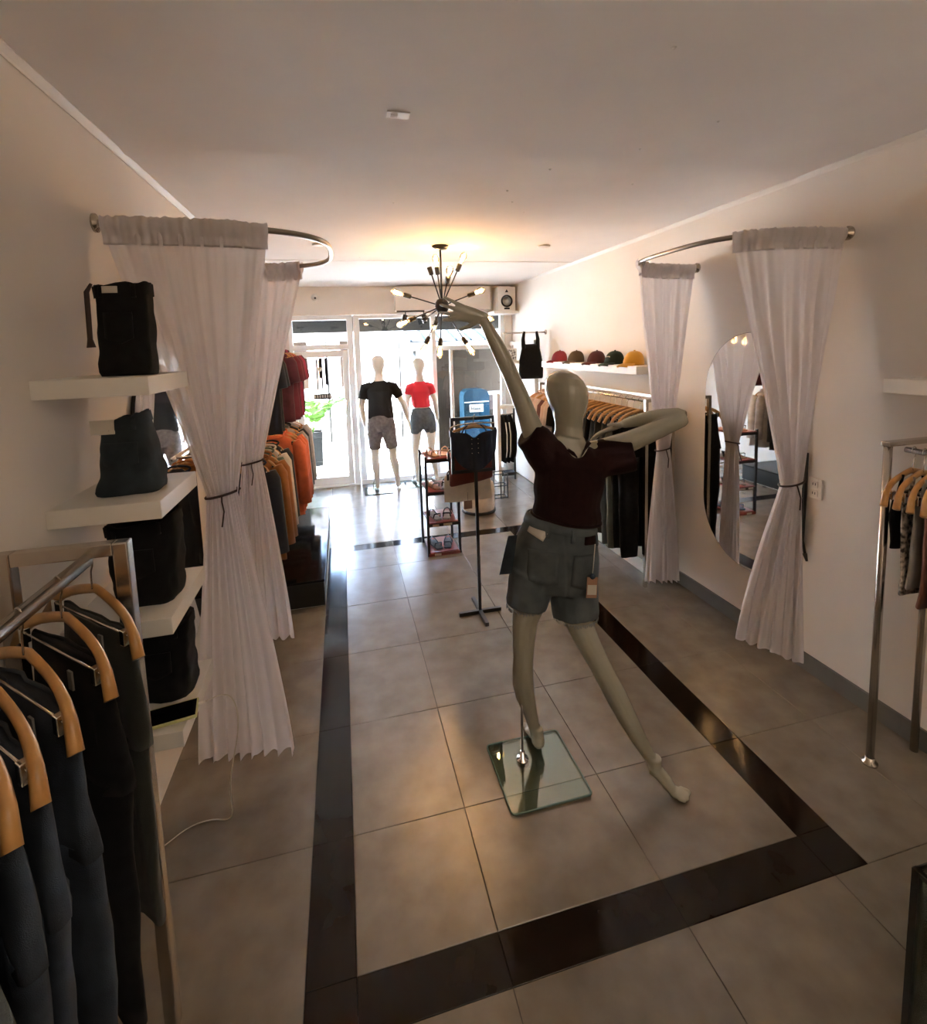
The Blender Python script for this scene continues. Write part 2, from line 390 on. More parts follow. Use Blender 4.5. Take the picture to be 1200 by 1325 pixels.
# white side door in the right wall
d2 = thing('door_2', (XR, 6.43, 0), None, None); d2['kind'] = 'structure'
B(XR - .03, XR - .002, 6.06, 6.84, .005, 1.88).build('leaf', 'trimw', d2, smooth=False, bevel=.003)
B(XR - .045, XR - .002, 6.0, 6.06, 0, 1.94).build('jamb', 'trimw', d2, smooth=False); B(XR - .045, XR - .002, 6.84, 6.9, 0, 1.94).build('jamb', 'trimw', d2, smooth=False); B(XR - .05, XR - .002, 6.0, 6.94, 1.88, 1.93).build('head', 'trimw', d2, smooth=False)
hd = MB(); hd.tube([(XR - .03, 6.74, 1.3), (XR - .09, 6.74, 1.3), (XR - .09, 6.62, 1.31)], .014, 8); hd.lathe([(.03, 0), (.03, .01), (.01, .014)], 14, Matrix.Translation((XR - .03, 6.74, 1.3)) @ Matrix.Rotation(-PI / 2, 4, 'Y')); hd.build('handle', 'black', d2)

# ------------------------------------------------------------------ outside
B(-30, 40, YF + .1, 60, -.10, -.03).build('ground', 'pave', smooth=False, kind='structure')
pav = B(-3.2, 5.2, YF + .16, 10.1, -.04, -.018).build('pavement', 'grout', smooth=False, kind='structure')
for i in range(14):
    for j in range(5):
        x0 = -3.2 + i * .6 + (j % 2) * .12; y0 = YF + .16 + j * .58
        B(x0 + .004, x0 + .596, y0 + .004, y0 + .576, -.02, -.008 + .001 * rnd.random()).build('paver', 'pave', pav, smooth=False)
cn = thing('shop_canopy', (.8, 8.2, 2.3), 'dark flat canopy over the pavement outside the shop front', 'canopy')
B(-4, 5, YF + .15, 9.0, 2.46, 2.58).build('soffit', 'fascia', cn, smooth=False)
B(-4, 5, 8.9, 9.0, 2.20, 2.46).build('fascia', 'fascia', cn, smooth=False)
for x in (-.1, .55, .9, 2.0):
    mb = MB(); mb.lathe([(.05, 0), (.05, .015), (.03, .02)], 16, Matrix.Translation((x, 8.1, 2.445))); mb.build('downlight', 'white', cn)
for x in (-2.2, 3.9):
    mb = MB(); mb.tube([(x, 8.95, -.02), (x, 8.95, 2.2)], .05, 10); mb.build('post', 'fascia', cn)
# the building opposite
op = thing('opposite_shop', (0, 13, 0), 'pale building across the street with brown door panels', 'building')
B(-9, 9, 13, 13.4, -.03, 3.1).build('wall', 'facade', op, smooth=False)
for x0, x1 in ((-1.15, -.82), (-.02, .22)): B(x0, x1, 12.94, 13.01, .95, 2.12).build('door_panel', 'brownp', op, smooth=False, bevel=.01)
for x in (.30, .42): B(x, x + .05, 12.95, 13.01, .9, 2.12).build('slat', 'white', op, smooth=False)
for x in (-.80, -.62): B(x, x + .10, 12.95, 13.01, .95, 2.12).build('slat', 'white', op, smooth=False)
B(-.60, -.52, 12.9, 13.0, 1.0, 1.65).build('notice', cloth('peach paint', (.12, .05, .02)), op, smooth=False)
B(-2.0, .9, 12.4, 13.0, 2.34, 2.44).build('awning', 'pink', op, smooth=False)
B(-9, 9, 12.6, 13.4, 3.1, 3.2).build('roof', 'facade', op, smooth=False)
rf = thing('corrugated_roof', (2.8, 11.5, 2.2), 'light blue ribbed metal roof seen through the right transom window', 'roof')
for i in range(14):
    x0 = 1.4 + i * .32
    mb = MB(); mb.loft([[Vector((x0 + a, yy, zz + b)) for a, b in ((0, 0), (.03, .04), (.06, 0), (.31, 0), (.31, -.02), (0, -.02))] for yy, zz in ((10.2, 2.02), (12.2, 2.55))]); mb.build('sheet', 'bluemet', rf, smooth=False)
B(1.4, 5.9, 10.18, 10.3, 1.82, 2.0).build('gutter', 'planter', rf, smooth=False)
for x in (1.5, 5.8):
    mb = MB(); mb.tube([(x, 10.3, -.03), (x, 10.3, 1.85)], .04, 8); mb.build('post', 'planter', rf)
# street posts
for k, (x, lab) in enumerate(((-.28, 'thin grey street post beyond the potted palm'), (1.22, 'thin grey street post behind the red shirt mannequin'))):
    mb = MB(); mb.tube([(x, 10.6, -.03), (x, 10.6, 2.15)], .022, 8); p = mb.build('street_post', 'pot', loc=(x, 10.6, -.03)); tag(p, lab, 'post')
# beige partition and blue ice chest beyond the right pane
pt = B(1.5, 3.4, 8.02, 8.12, -.03, 1.84).build('partition_screen', 'beige', loc=(2.4, 8.05, -.03), smooth=False); tag(pt, 'beige partition screen outside the right shop window', 'screen')
ic = thing('ice_chest', (2.05, 7.62, 0), 'blue round topped ice chest standing outside the right window', 'chest')
mb = MB(); pr_ = [(1.84, 0), (1.84, 1.12), (1.86, 1.18), (1.90, 1.215), (1.95, 1.225), (2.15, 1.225), (2.20, 1.215), (2.24, 1.18), (2.26, 1.12), (2.26, 0)]
mb.loft([[Vector((a, yy, b - .02)) for a, b in pr_] for yy in (7.5, 7.8)]); mb.build('body', 'jug', ic, smooth=False)
B(1.86, 2.24, 7.485, 7.5, .1, .72).build('lower_panel', 'jug', ic, smooth=False, bevel=.004)
B(1.85, 2.25, 7.488, 7.5, 1.0, 1.015).build('lid_seam', 'white', ic, smooth=False)
B(1.93, 2.15, 7.47, 7.5, .85, .97).build('sign', 'label', ic, smooth=False)
def text(s, name, m, parent, loc, size, rot, ext=.001):
    cu = bpy.data.curves.new(name, 'FONT'); cu.body = s; cu.size = size; cu.align_x = 'CENTER'; cu.align_y = 'CENTER'; cu.extrude = ext
    ob = bpy.data.objects.new(name, cu); C.objects.link(ob); cu.materials.append(MT[m])
    me = bpy.data.meshes.new_from_object(ob.evaluated_get(bpy.context.evaluated_depsgraph_get())); bpy.data.objects.remove(ob); bpy.data.curves.remove(cu)
    ob = bpy.data.objects.new(name, me); C.objects.link(ob); me.materials.clear(); me.materials.append(MT[m])
    ob.parent = parent; ob.location = Vector(loc) - world_loc(parent); ob.rotation_euler = rot
    return ob
text('Hielo', 'lettering', 'black', ic, (2.04, 7.468, .91), .085, (PI / 2, 0, 0))
bx = thing('stacked_crate', (2.42, 7.7, 1.0), 'dark brown crate on the ledge beside the blue ice chest', 'crate')
B(2.29, 2.6, 7.6, 7.85, .86, 1.10).build('body', cloth('dark brown crate', (.045, .025, .018)), bx, smooth=False, bevel=.004); B(2.27, 2.62, 7.58, 7.86, 1.10, 1.13).build('lid', 'white', bx, smooth=False)
lg = B(2.27, 2.9, 7.56, 8.01, -.02, .86).build('ledge_block', 'beige', loc=(2.5, 7.8, -.02), smooth=False); tag(lg, 'plain beige block carrying the dark crate outside', 'block')
# potted palm
pp = thing('potted_palm', (-.52, 8.5, -.02), 'potted palm in a square grey planter outside the glass door', 'plant')
mb = MB(); mb.loft([ell((-.52, 8.5, z), r, r, 4, ph=PI / 4) for z, r in ((-.01, .19), (.56, .215), (.56, .19), (.50, .185))]); mb.build('planter', 'pot', pp, smooth=False)
mb = MB(); mb.lathe([(.13, .50), (.12, .53), (.001, .54)], 12, Matrix.Translation((-.52, 8.5, 0))); mb.build('soil', 'pot', pp)
for k in range(16):
    a = k * 2.4 + rnd.random() * .5; ln = .55 + .25 * rnd.random(); up = .75 + .35 * rnd.random(); dx, dy = math.cos(a), math.sin(a)
    stem = [Vector((-.52 + dx * ln * t * (.6 + .4 * t), 8.5 + dy * ln * t * (.6 + .4 * t), .54 + up * (t - .48 * t * t * t))) for t in [i / 7 for i in range(8)]]
    mb = MB(); mb.tube(stem, .005, 4)
    for i in range(2, 8):
        for s in (-1, 1):
            d = (stem[i] - stem[i - 1]).normalized(); side = d.cross(Vector((0, 0, 1))).normalized() * s
            for f in (0, .5):
                b = stem[i] - d * f * .06; tip = b + side * .15 + d * .12 - Vector((0, 0, .04)); wv = d * .012
                mb.add([b - wv, b + wv, (b + tip) / 2 + wv + Vector((0, 0, .012)), tip, (b + tip) / 2 - wv], [(0, 1, 2, 3, 4)])
    mb.build('frond', 'leaf', pp, smooth=False)
# sign hung inside the door glass
hs = thing('door_sign', (-.27, YF - .02, 1.5), 'black hanging sign with vertical bars on the door glass', 'sign')
for k, (x, a, b) in enumerate(((-.33, 1.36, 1.79), (-.29, 1.52, 1.79), (-.265, 1.30, 1.79), (-.215, 1.42, 1.79), (-.20, 1.42, 1.79))):
    B(x - .008, x + .014 + .010 * (k % 2), YF + .045, YF + .052, a, b).build('bar', 'black', hs, smooth=False)
mb = MB(); mb.lathe([(.03, 0), (.03, .006)], 20, Matrix.Translation((-.285, YF + .04, 1.64)) @ Matrix.Rotation(PI / 2, 4, 'X')); mb.build('disc', 'label', hs)
B(-.39, -.15, YF + .04, YF + .052, 1.23, 1.305).build('plate', 'planter', hs, smooth=False)
for i in range(7): B(-.378 + i * .033, -.36 + i * .033, YF + .035, YF + .042, 1.25, 1.29).build('plate_mark', 'label', hs, smooth=False)

# things on the front wall
sc_ = thing('security_camera', (-.29, YF, 2.60), 'small white dome security camera on the front wall', 'camera')
mb = MB(); mb.lathe([(.05, 0), (.05, .02), (.044, .05), (.03, .07), (.001, .078)], 18, Matrix.Translation((-.29, YF, 2.60)) @ Matrix.Rotation(PI / 2, 4, 'X')); mb.build('dome', 'white', sc_)
mb = MB(); mb.lathe([(.014, 0), (.014, .012), (.001, .014)], 12, Matrix.Translation((-.285, YF - .068, 2.585)) @ Matrix.Rotation(PI / 2, 4, 'X')); mb.build('lens', 'black', sc_)
wb = thing('wall_bracket', (1.73, YF, 2.66), 'small white bracket with a loose wire on the front wall', 'bracket')
B(1.71, 1.75, YF - .03, YF, 2.60, 2.70).build('plate', 'white', wb, smooth=False, bevel=.003)
mb = MB(); mb.tube([(1.74, YF - .02, 2.62), (1.80, YF - .03, 2.58), (1.88, YF - .03, 2.60), (1.95, YF - .02, 2.56)], .006, 6); mb.build('wire', 'white', wb)
tl = thing('track_light', (.95, 6.8, 2.38), 'black track with two spot heads above the front window', 'light')
B(.77, 1.15, 6.785, 6.815, 2.375, 2.398).build('track', 'black', tl, smooth=False)
for x, dx in ((.95, -.03), (1.20, .02)):
    mb = MB(); mb.tube([(x - .06, 6.8, 2.38), (x - .06, 6.8, 2.33)], .008, 6); mb.tube([(x - .06, 6.8, 2.34), (x - .06 + dx, 6.83, 2.23)], .032, 14); mb.build('spot_head', 'black', tl)
B(.76, 2.10, 6.78, YF, 2.40, 2.72).build('trim_4', 'wall', smooth=False, kind='structure')
sh = thing('speaker_shelf', (2.29, 6.83, 2.34), 'white bracket shelf under the speaker in the front corner', 'shelf')
B(2.11, XR, 6.66, YF, 2.325, 2.365).build('board', 'white', sh, smooth=False, bevel=.003)
sp = thing('speaker', (2.31, 6.80, 2.367), 'white bookshelf speaker high in the front right corner', 'speaker')
B(2.18, 2.44, 6.69, 6.93, 2.367, 2.70).build('cabinet', 'white', sp, smooth=False, bevel=.008)
mb = MB(); mb.tube([(2.31 + .075 * math.cos(a), 6.686, 2.50 + .075 * math.sin(a)) for a in [2 * PI * k / 28 for k in range(28)]], .012, 8, close=True); mb.build('woofer_ring', 'black', sp)
mb = MB(); mb.lathe([(.068, 0), (.03, -.014), (.028, .0), (.001, .008)], 24, Matrix.Translation((2.31, 6.688, 2.50)) @ Matrix.Rotation(PI / 2, 4, 'X')); mb.build('woofer_cone', 'cone', sp)
mb = MB(); mb.loft([[Vector((2.31 + .028 * math.cos(a), yy, 2.635 + .028 * math.sin(a))) for a in (PI / 2, PI / 2 + 2.1, PI / 2 + 4.2)] for yy in (6.69, 6.683)]); mb.build('tweeter', 'planter', sp, smooth=False)
B(2.27, 2.35, 6.684, 6.692, 2.385, 2.41).build('port', 'black', sp, smooth=False)

# ------------------------------------------------------------------ curtain rails, curtains, mirrors
def rail(xw, s, y0, y1, depth, z, label):
    """D-shaped rail standing off the wall at xw, s = +1 out from the left wall, -1 from the right"""
    ym = (y0 + y1) / 2; hw = (y1 - y0) / 2; pts = []
    for k in range(49):
        a = -PI / 2 + PI * k / 48; ex = .62
        px = depth * (max(0, math.cos(a)) ** ex); py = math.copysign(abs(math.sin(a)) ** ex, math.sin(a)) * hw
        pts.append(Vector((xw + s * px, ym + py, z)))
    t = thing('curtain_rail', (xw, ym, z), label, 'curtain rail')
    mb = MB(); mb.tube(pts, .0125, 12); mb.build('rod', 'pewter', t)
    for yy in (y0, y1):
        mb = MB(); mb.lathe([(.034, 0), (.034, .008), (.018, .016), (.016, .03)], 20, Matrix.Translation((xw, yy, z)) @ Matrix.Rotation(s * PI / 2, 4, 'Y')); mb.build('flange', 'steel', t)
    return pts
def arc(pts, a, b, n=120):
    """n points at equal steps of arc length, from fraction a to b along pts"""
    L = [0]
    for i in range(1, len(pts)): L.append(L[-1] + (pts[i] - pts[i - 1]).length)
    out = []
    for k in range(n):
        t = lerp(a, b, k / (n - 1)) * L[-1]; i = 0
        while i < len(L) - 2 and L[i + 1] < t: i += 1
        out.append(pts[i].lerp(pts[i + 1], (t - L[i]) / (L[i + 1] - L[i])))
    return out
def arcx(pts, far, xa, xb):
    '''the stretch of one arm of the rail between two distances from its wall'''
    h = len(pts) // 2; seg = pts[h:][::-1] if far else pts[:h + 1]
    seg = [q for q in smoothseg(seg) if min(xa, xb) <= q.x <= max(xa, xb)]
    seg.sort(key=lambda q: q.x)
    return arc(seg, 0, 1)
def smoothseg(seg): return arc(seg, 0, 1, 600)
def curtain(name, label, top, tie, tdir, tw, tth, hem0, hem1, hemlift, N, seed, veil=False, bow=.0):
    nU, nV = 140, 80; n = len(top); tie = Vector(tie); tdir = Vector(tdir).normalized(); tn = Vector((-tdir.y, tdir.x, 0)); hem0, hem1 = Vector(hem0), Vector(hem1)
    hd_ = (hem1 - hem0).normalized(); hn = Vector((-hd_.y, hd_.x, 0)).normalized(); rz = random.Random(seed); ph = [rz.random() * 6.28 for _ in range(6)]
    vt = .52
    zt = top[0].z - .012
    def P(u, v):
        i = u * (n - 1); i0 = min(int(i), n - 2); tp = top[i0].lerp(top[i0 + 1], i - i0)
        td = (top[min(i0 + 1, n - 1)] - top[max(i0 - 1, 0)]).normalized(); tnn = Vector((-td.y, td.x, 0)).normalized()
        uu = u + .035 * math.sin(5.1 * u + ph[0]) * u * (1 - u) * 4
        uu += .030 * nz((u * 3.1, 0, seed), 1, seed) * min(1, 6 * u, 6 * (1 - u))
        am = .65 + .6 * nz((u * 5.3, v * .8, seed), 1, seed + 3)
        fold = am * math.sin(2 * PI * N * uu + ph[1] + .6 * math.sin(3 * v + ph[2])); fine = math.sin(2 * PI * (N * 2.3) * uu + ph[3] + 1.5 * nz((u * 4, v * 2, 0), 1, seed))
        T = tie + tdir * ((u - .5) * tw) + tn * (tth * (.75 * fold + .25 * fine)) 
        if v < vt:
            s = v / vt; e = s ** 1.12
            p = Vector((tp.x, tp.y, tp.z - .02)).lerp(T, e); p.z = lerp(zt, T.z, s) + .04 * math.sin(PI * s) * (abs(u - .5) * 2) ** 2
            nn = tnn.lerp(tn, s).normalized()
            amp = .007 * (1 - s) + .014 * s * (1 - s) * 2.2 + .008 * s
            p += nn * (amp * fold + .003 * (1 - s) ** 2.2 * fine + .018 * math.sin(PI * s) * nz((u * 4, v * 5, 1), 1, seed) + bow * math.sin(PI * s) * math.sin(PI * u))
            p += Vector((0, 0, 0))
        else:
            s = (v - vt) / (1 - vt); e = 1 - (1 - s) ** 1.25
            Hm = hem0.lerp(hem1, u) + Vector((0, 0, hemlift * math.sin(PI * u) + .004 * fold))
            p = T.lerp(Hm, e); p.z = lerp(T.z, Hm.z, s)
            amp = .048 * (s * (1.35 - .55 * s)) * (.5 + .5 * min(1, 4 * s))
            p += tn.lerp(hn, s).normalized() * (amp * (.8 * fold + .2 * fine)) + hd_ * (.012 * s * math.sin(2 * PI * N * uu + ph[4]))
        return p
    root = thing(name, (tie.x, tie.y, hem0.z), label, 'curtain')
    mb = MB(); mb.grid(P, nU, nV); c = mb.build('panel', 'curtain', root)
    # gathered rod pocket
    def Q(u, v):
        i = u * (n - 1); i0 = min(int(i), n - 2); tp = top[i0].lerp(top[i0 + 1], i - i0); td = (top[min(i0 + 1, n - 1)] - top[max(i0 - 1, 0)]).normalized(); tnn = Vector((-td.y, td.x, 0)).normalized()
        g = math.sin(2 * PI * N * 2.3 * u + ph[3]) * .5 + .8 * nz((u * 30, seed, 0), 1, seed); a = 2 * PI * v
        if v < .5: h = lerp(.024, -.078, v * 2); side = 1
        else: h = lerp(-.078, .024, v * 2 - 1); side = -1
        r = .0215 if abs(h) < .014 else lerp(.0215, .003, min(1, (abs(h) - .014) / .03))
        rag = .007 * nz((u * 40, 3, 1), 1, seed)
        return tp + Vector((0, 0, h + (rag if h > .01 else 0))) + tnn * (side * r + .0065 * g * (1 if h < .012 else .6))
    mb = MB(); mb.grid(Q, 220, 21); mb.build('rod_pocket', 'curtain', root)
    mb = MB(); k = 30
    mb.tube([tie + tdir * ((tw / 2 + .006) * math.cos(2 * PI * i / k)) + tn * ((tth + .008) * math.sin(2 * PI * i / k)) + Vector((0, 0, .012 * math.cos(2 * PI * i / k))) for i in range(k)], .0055, 6, close=True)
    e = tie - tn * (tth + .012)
    mb.tube([e, e + Vector((.0, 0, -.02)) - tn * .012, e + tdir * .006 + Vector((0, 0, -.06)) - tn * .022, e - tdir * .004 + Vector((0, 0, -.12)) - tn * .034], .0035, 6)
    mb.build('tieback_cord', 'cord', root, label='thin brown cord')
    return root
zR = 2.385
RP = rail(XR, -1, 1.99, 3.06, .635, zR, 'curved pewter curtain rail on the right wall above the mirror')
LP = rail(XL, 1, 2.126, 3.16, .83, zR, 'curved pewter curtain rail on the left wall beyond the shelves')
curtain('curtain', 'white curtain tied back right beside the wall mirror, nearest to the steel rack', arcx(RP, 0, 1.925, 2.45), (2.235, 2.035, 1.13), (1, -.22, 0), .11, .030, (2.15, 2.27, .16), (2.33, 2.0, .13), .0, 6, 3)
curtain('curtain', 'white curtain tied back between the cap shelf and the wall mirror', arcx(RP, 1, 1.87, 2.45), (2.165, 2.99, 1.13), (1, -.12, 0), .10, .028, (2.05, 3.02, .15), (2.29, 2.96, .15), .0, 6, 9)
curtain('curtain', 'wide white curtain hanging to the floor right beside the floating shelves', arcx(LP, 0, -.825, -.262), (-.515, 2.21, 1.31), (1, .12, 0), .12, .034, (-.68, 2.19, .14), (-.29, 2.16, .125), .0, 7, 5)
curtain('curtain', 'white curtain tied back behind the wide curtain, beside the orange shirts', arcx(LP, 1, -.70, -.19), (-.535, 3.04, 1.26), (1, .05, 0), .11, .03, (-.76, 3.16, .12), (-.38, 3.12, .11), .0, 6, 12)
# sheer inner edge hanging at the wide curtain's foot
def mirror(xw, s, yc, zc, hw, hh, label):
    m = thing('wall_mirror', (xw, yc, zc - hh), label, 'mirror'); n = 24
    out = [(hw * math.cos(a), (hh - hw) + hw * math.sin(a)) for a in [PI * k / n for k in range(n + 1)]] + [(hw * math.cos(a), -(hh - hw) + hw * math.sin(a)) for a in [PI + PI * k / n for k in range(n + 1)]]
    x0, x1 = xw + s * .004, xw + s * .022
    mb = MB(); mb.loft([[Vector((x, yc + a * q, zc + b * q)) for a, b in out] for x, q in ((x0, .985), (x1 - s * .002, 1.0), (x1 - s * .0005, 1.0))]); mb.build('backing', 'black', m, smooth=False)
    mb = MB(); mb.add([Vector((x1, yc + a * .997, zc + b * .997)) for a, b in out], [tuple(range(len(out)))]); mb.build('glass', 'mirror', m, smooth=False)
    return m
mirror(XR, -1, 2.545, 1.165, .385, .755, 'tall frameless oval mirror on the right wall behind the curtain')
mirror(XL, 1, 2.62, 1.165, .385, .775, 'tall frameless oval mirror on the left wall behind the wide curtain')
cd = thing('hanging_strap', (XR - .02, 2.12, 1.2), 'black strap hanging down the right wall at the mirror edge', 'strap')
mb = MB(); mb.tube([(XR - .025, 2.14, 1.25), (XR - .022, 2.145, 1.0), (XR - .022, 2.15, .75), (XR - .02, 2.135, .68)], .008, 6); mb.build('band', 'black', cd)
mb = MB(); mb.tube([(XR - .02, 2.135, .68), (XR - .02, 2.12, .64)], [.012, .006], 8); mb.build('end', 'black', cd)
ou = thing('wall_outlet', (XR, 2.10, 1.06), 'white wall socket plate beside the right mirror', 'socket')
B(XR - .012, XR, 2.06, 2.14, 1.005, 1.115).build('plate', 'white', ou, smooth=False, bevel=.003)
for z in (1.035, 1.085):
    B(XR - .016, XR - .010, 2.08, 2.12, z - .018, z + .018).build('socket', 'trimw', ou, smooth=False, bevel=.002)
    for dy in (-.007, .007): B(XR - .0175, XR - .0155, 2.1 + dy - .0015, 2.1 + dy + .0015, z - .006, z + .007).build('slot', 'black', ou, smooth=False)

# ------------------------------------------------------------------ floating shelves on the left wall and what stands on them
zs = (1.835, 1.46, 1.09, .712)
for k, (z, lab) in enumerate(zip(zs, ('topmost white floating shelf on the left wall', 'second white floating shelf from the top, under blue denim', 'third white floating shelf from the top, on the left wall', 'lowest white floating shelf, carrying the phone'))):
    t = thing('floating_shelf', (XL, 1.81, z - .055), lab, 'shelf')
    B(XL, -.552, 1.62, 2.0, z - .055, z).build('board', 'white', t, smooth=False, bevel=.002)
    B(XL, XL + .012, 1.66, 1.96, z - .05, z - .058).build('bracket', 'steel', t, smooth=False)
def folded(cx, cy, z, hgt, w0, w1, d0, d1, m, seed, label, cuff=False, tags=True, belt=None, yaw=0):
    """a pair of jeans folded into an upright packet with an open waistband"""
    root = thing('folded_jeans', (cx, cy, z), label, 'jeans', 'folded jeans on the floating shelves')
    rings = []; n = 40; K = 22
    def ring(t, shrink, zz):
        out = []; hw = lerp(w0, w1, t) * .5; hd = lerp(d0, d1, t) * .5
        for k in range(n):
            a = 2 * PI * k / n; c, s = math.cos(a), math.sin(a); q = .55
            x = math.copysign(abs(c) ** q, c) * hw; y_ = math.copysign(abs(s) ** q, s) * hd
            wv = 1 + .09 * nz((c * 1.7, s * 1.7, t * 3.2), 1, seed) * (1 - .3 * t) + .045 * math.sin(t * 19 + 5 * nz((c * 1.5, s * 1.5, 0), 1, seed)) * (1 - t) * max(.2, nz((c * 2, s * 2, t * 2), 1, seed + 9) + .5) + .04 * nz((c * 4, s * 4, t * 6), 1, seed + 2)
            out.append(Vector((cx + (x * math.cos(yaw) - y_ * math.sin(yaw)) * wv * shrink, cy + (x * math.sin(yaw) + y_ * math.cos(yaw)) * wv * shrink, zz + .012 * nz((c * 2, s * 2, 0), 1, seed + 5) * t + (.02 * c * t if cuff else .008 * c * t))))
        return out
    for i in range(K): t = i / (K - 1); rings.append(ring(t, .96 if i == 0 else 1, z + hgt * t))
    rings.append(ring(1, .9, z + hgt)); rings.append(ring(.95, .86, z + hgt * .9)); rings.append(ring(.95, .3, z + hgt * .86))
    mb = MB(); mb.loft(rings); body = mb.build('body', m, root)
    wb_ = MB(); wb_.loft([[p + (p - Vector((cx, cy, p.z))).normalized() * .004 for p in ring(t, 1, z + hgt * t)] for t in (.86, .88, .97, .985)], cap=False); wb_.build('waistband', m, root)
    patch(body, root, 'pocket', m, cx - w0 * .02, z + hgt * .55, w0 * .52, hgt * .28, cy - .5, .004, point=.02)
    if tags: patch(body, root, 'label', 'label', cx - w1 * .12, z + hgt * .93, .045, .02, cy - .5, .006, n=4, label='small pale waistband label')
    for q in (-.3, .32): patch(body, root, 'belt_loop', m, cx + w1 * q, z + hgt * .92, .012, hgt * .14, cy - .5, .007, n=4)
    return root
folded(-.648, 1.775, 1.836, .280, .150, .142, .12, .11, 'blackfab', 2, 'black jeans folded upright on the topmost floating shelf')
fj = folded(-.685, 1.80, 1.461, .240, .190, .118, .17, .11, 'denimn', 8, 'navy blue jeans rolled upright on the second shelf', cuff=True, tags=False)
B(-.765, -.70, 1.735, 1.742, 1.655, 1.70).build('paper_tag', 'label', fj, smooth=False, label='large pale paper tag')
folded(-.665, 1.80, 1.091, .275, .19, .205, .17, .16, 'blackfab', 14, 'black jeans rolled upright on the third shelf', tags=False)
folded(-.665, 1.86, .713, .255, .18, .19, .17, .15, 'blackfab', 19, 'black jeans rolled upright behind the phone', tags=False)
mb = MB(); mb.tube([(-.715, 1.725, 2.115), (-.727, 1.72, 2.09), (-.731, 1.72, 1.95), (-.730, 1.72, 1.925)], [(.004, .004), (.007, .003), (.007, .003), (.012, .004)], 6); b_ = mb.build('hanging_tag_strap', 'cord', loc=(-.73, 1.72, 1.925)); tag(b_, 'thin brown strap with a buckle hanging down the black jeans on the topmost shelf', 'strap')
# phone and charging cable
ph_ = thing('phone', (-.60, 1.71, .714), 'phone in a lime green case charging on the lowest shelf', 'phone')
Mp = Matrix.Translation((-.610, 1.692, .7185)) @ Matrix.Rotation(math.radians(10), 4, 'Z') @ Matrix.Rotation(math.radians(3.5), 4, 'X')
MB().box(-.082, .082, -.043, .043, 0, .010, Mp).build('case', 'case', ph_, smooth=False, bevel=.003)
MB().box(-.077, .077, -.038, .038, .0100, .0108, Mp).build('screen', 'screen', ph_, smooth=False)
mb = MB(); pts = [(-.53, 1.722, .7225), (-.50, 1.73, .726), (-.465, 1.735, .735), (-.435, 1.74, .72), (-.42, 1.75, .66), (-.43, 1.78, .55), (-.47, 1.82, .40), (-.50, 1.87, .25), (-.51, 1.93, .10), (-.55, 2.00, .012), (-.62, 2.03, .006), (-.70, 2.02, .006), (-.77, 1.96, .006)]
def smoothpts(p, it=2):
    p = [Vector(q) for q in p]
    for _ in range(it):
        q = [p[0]]
        for a, b in zip(p[:-1], p[1:]): q += [a.lerp(b, .25), a.lerp(b, .75)]
        p = q + [p[-1]]
    return p
mb.tube(smoothpts(pts), .0022, 6); cb_ = thing('charging_cable', (-.53, 1.722, .006), 'thin white charging cable drooping from the phone to the floor', 'cable'); mb.build('wire', 'cable', cb_)
mb = MB(); mb.tube([(-.532, 1.7215, .7222), (-.512, 1.7265, .7245)], .005, 8); mb.build('plug', 'white', cb_)

ORD = 'first second third fourth fifth sixth seventh eighth ninth tenth eleventh twelfth thirteenth fourteenth fifteenth sixteenth seventeenth eighteenth nineteenth twentieth twenty-first twenty-second'.split()
# ------------------------------------------------------------------ hangers and hanging clothes
def make_hanger(wid=.22, clips=True):
    t = bpy.data.objects.new('clothes_hanger', None); C.objects.link(t)
    mb = MB(); pts = []; rr = []
    for k in range(15):
        q = -1 + 2 * k / 14; a = abs(q)
        pts.append((q * wid, -.026 * a ** 3 + .008, -.082 - .058 * a ** 1.1 - .052 * a ** 7)); rr.append((.0125 + .002 * a, .008 + .005 * a ** 3))
    mb.tube(pts, rr, 8, ref=(0, 0, 1)); mb.build('shoulder_bar', 'wood', t)
    mb = MB(); mb.tube(smoothpts([(-.016, 0, -.006), (-.017, 0, .008), (0, 0, .021), (.017, 0, .008), (.014, 0, -.016), (0, 0, -.035), (0, 0, -.08)], 2), .0022, 6); mb.build('hook', 'steel', t)
    if clips:
        mb = MB(); mb.tube([(-wid + .02, -.015, -.150), (wid - .02, -.015, -.150)], .0025, 6); mb.build('trouser_bar', 'chrome', t)
        for q in (-1, 1): MB().box(q * (wid - .055) - .009, q * (wid - .055) + .009, -.024, -.006, -.175, -.138).build('clip', 'chrome', t, smooth=False, bevel=.002)
    return t
HANG = make_hanger()
HANGU = [HANG]
def hanger(loc, rotz, label, group, sx=1.0):
    if HANGU: h = HANGU.pop(); h.location = loc; h.rotation_euler = (0, 0, rotz); h['label'] = label; h['group'] = group; h['category'] = 'hanger'; h.scale = (sx, 1, 1); return h
    h = copy_thing(HANG, loc, rotz, label, group); h['category'] = 'hanger'; h.scale = (sx, 1, 1); return h
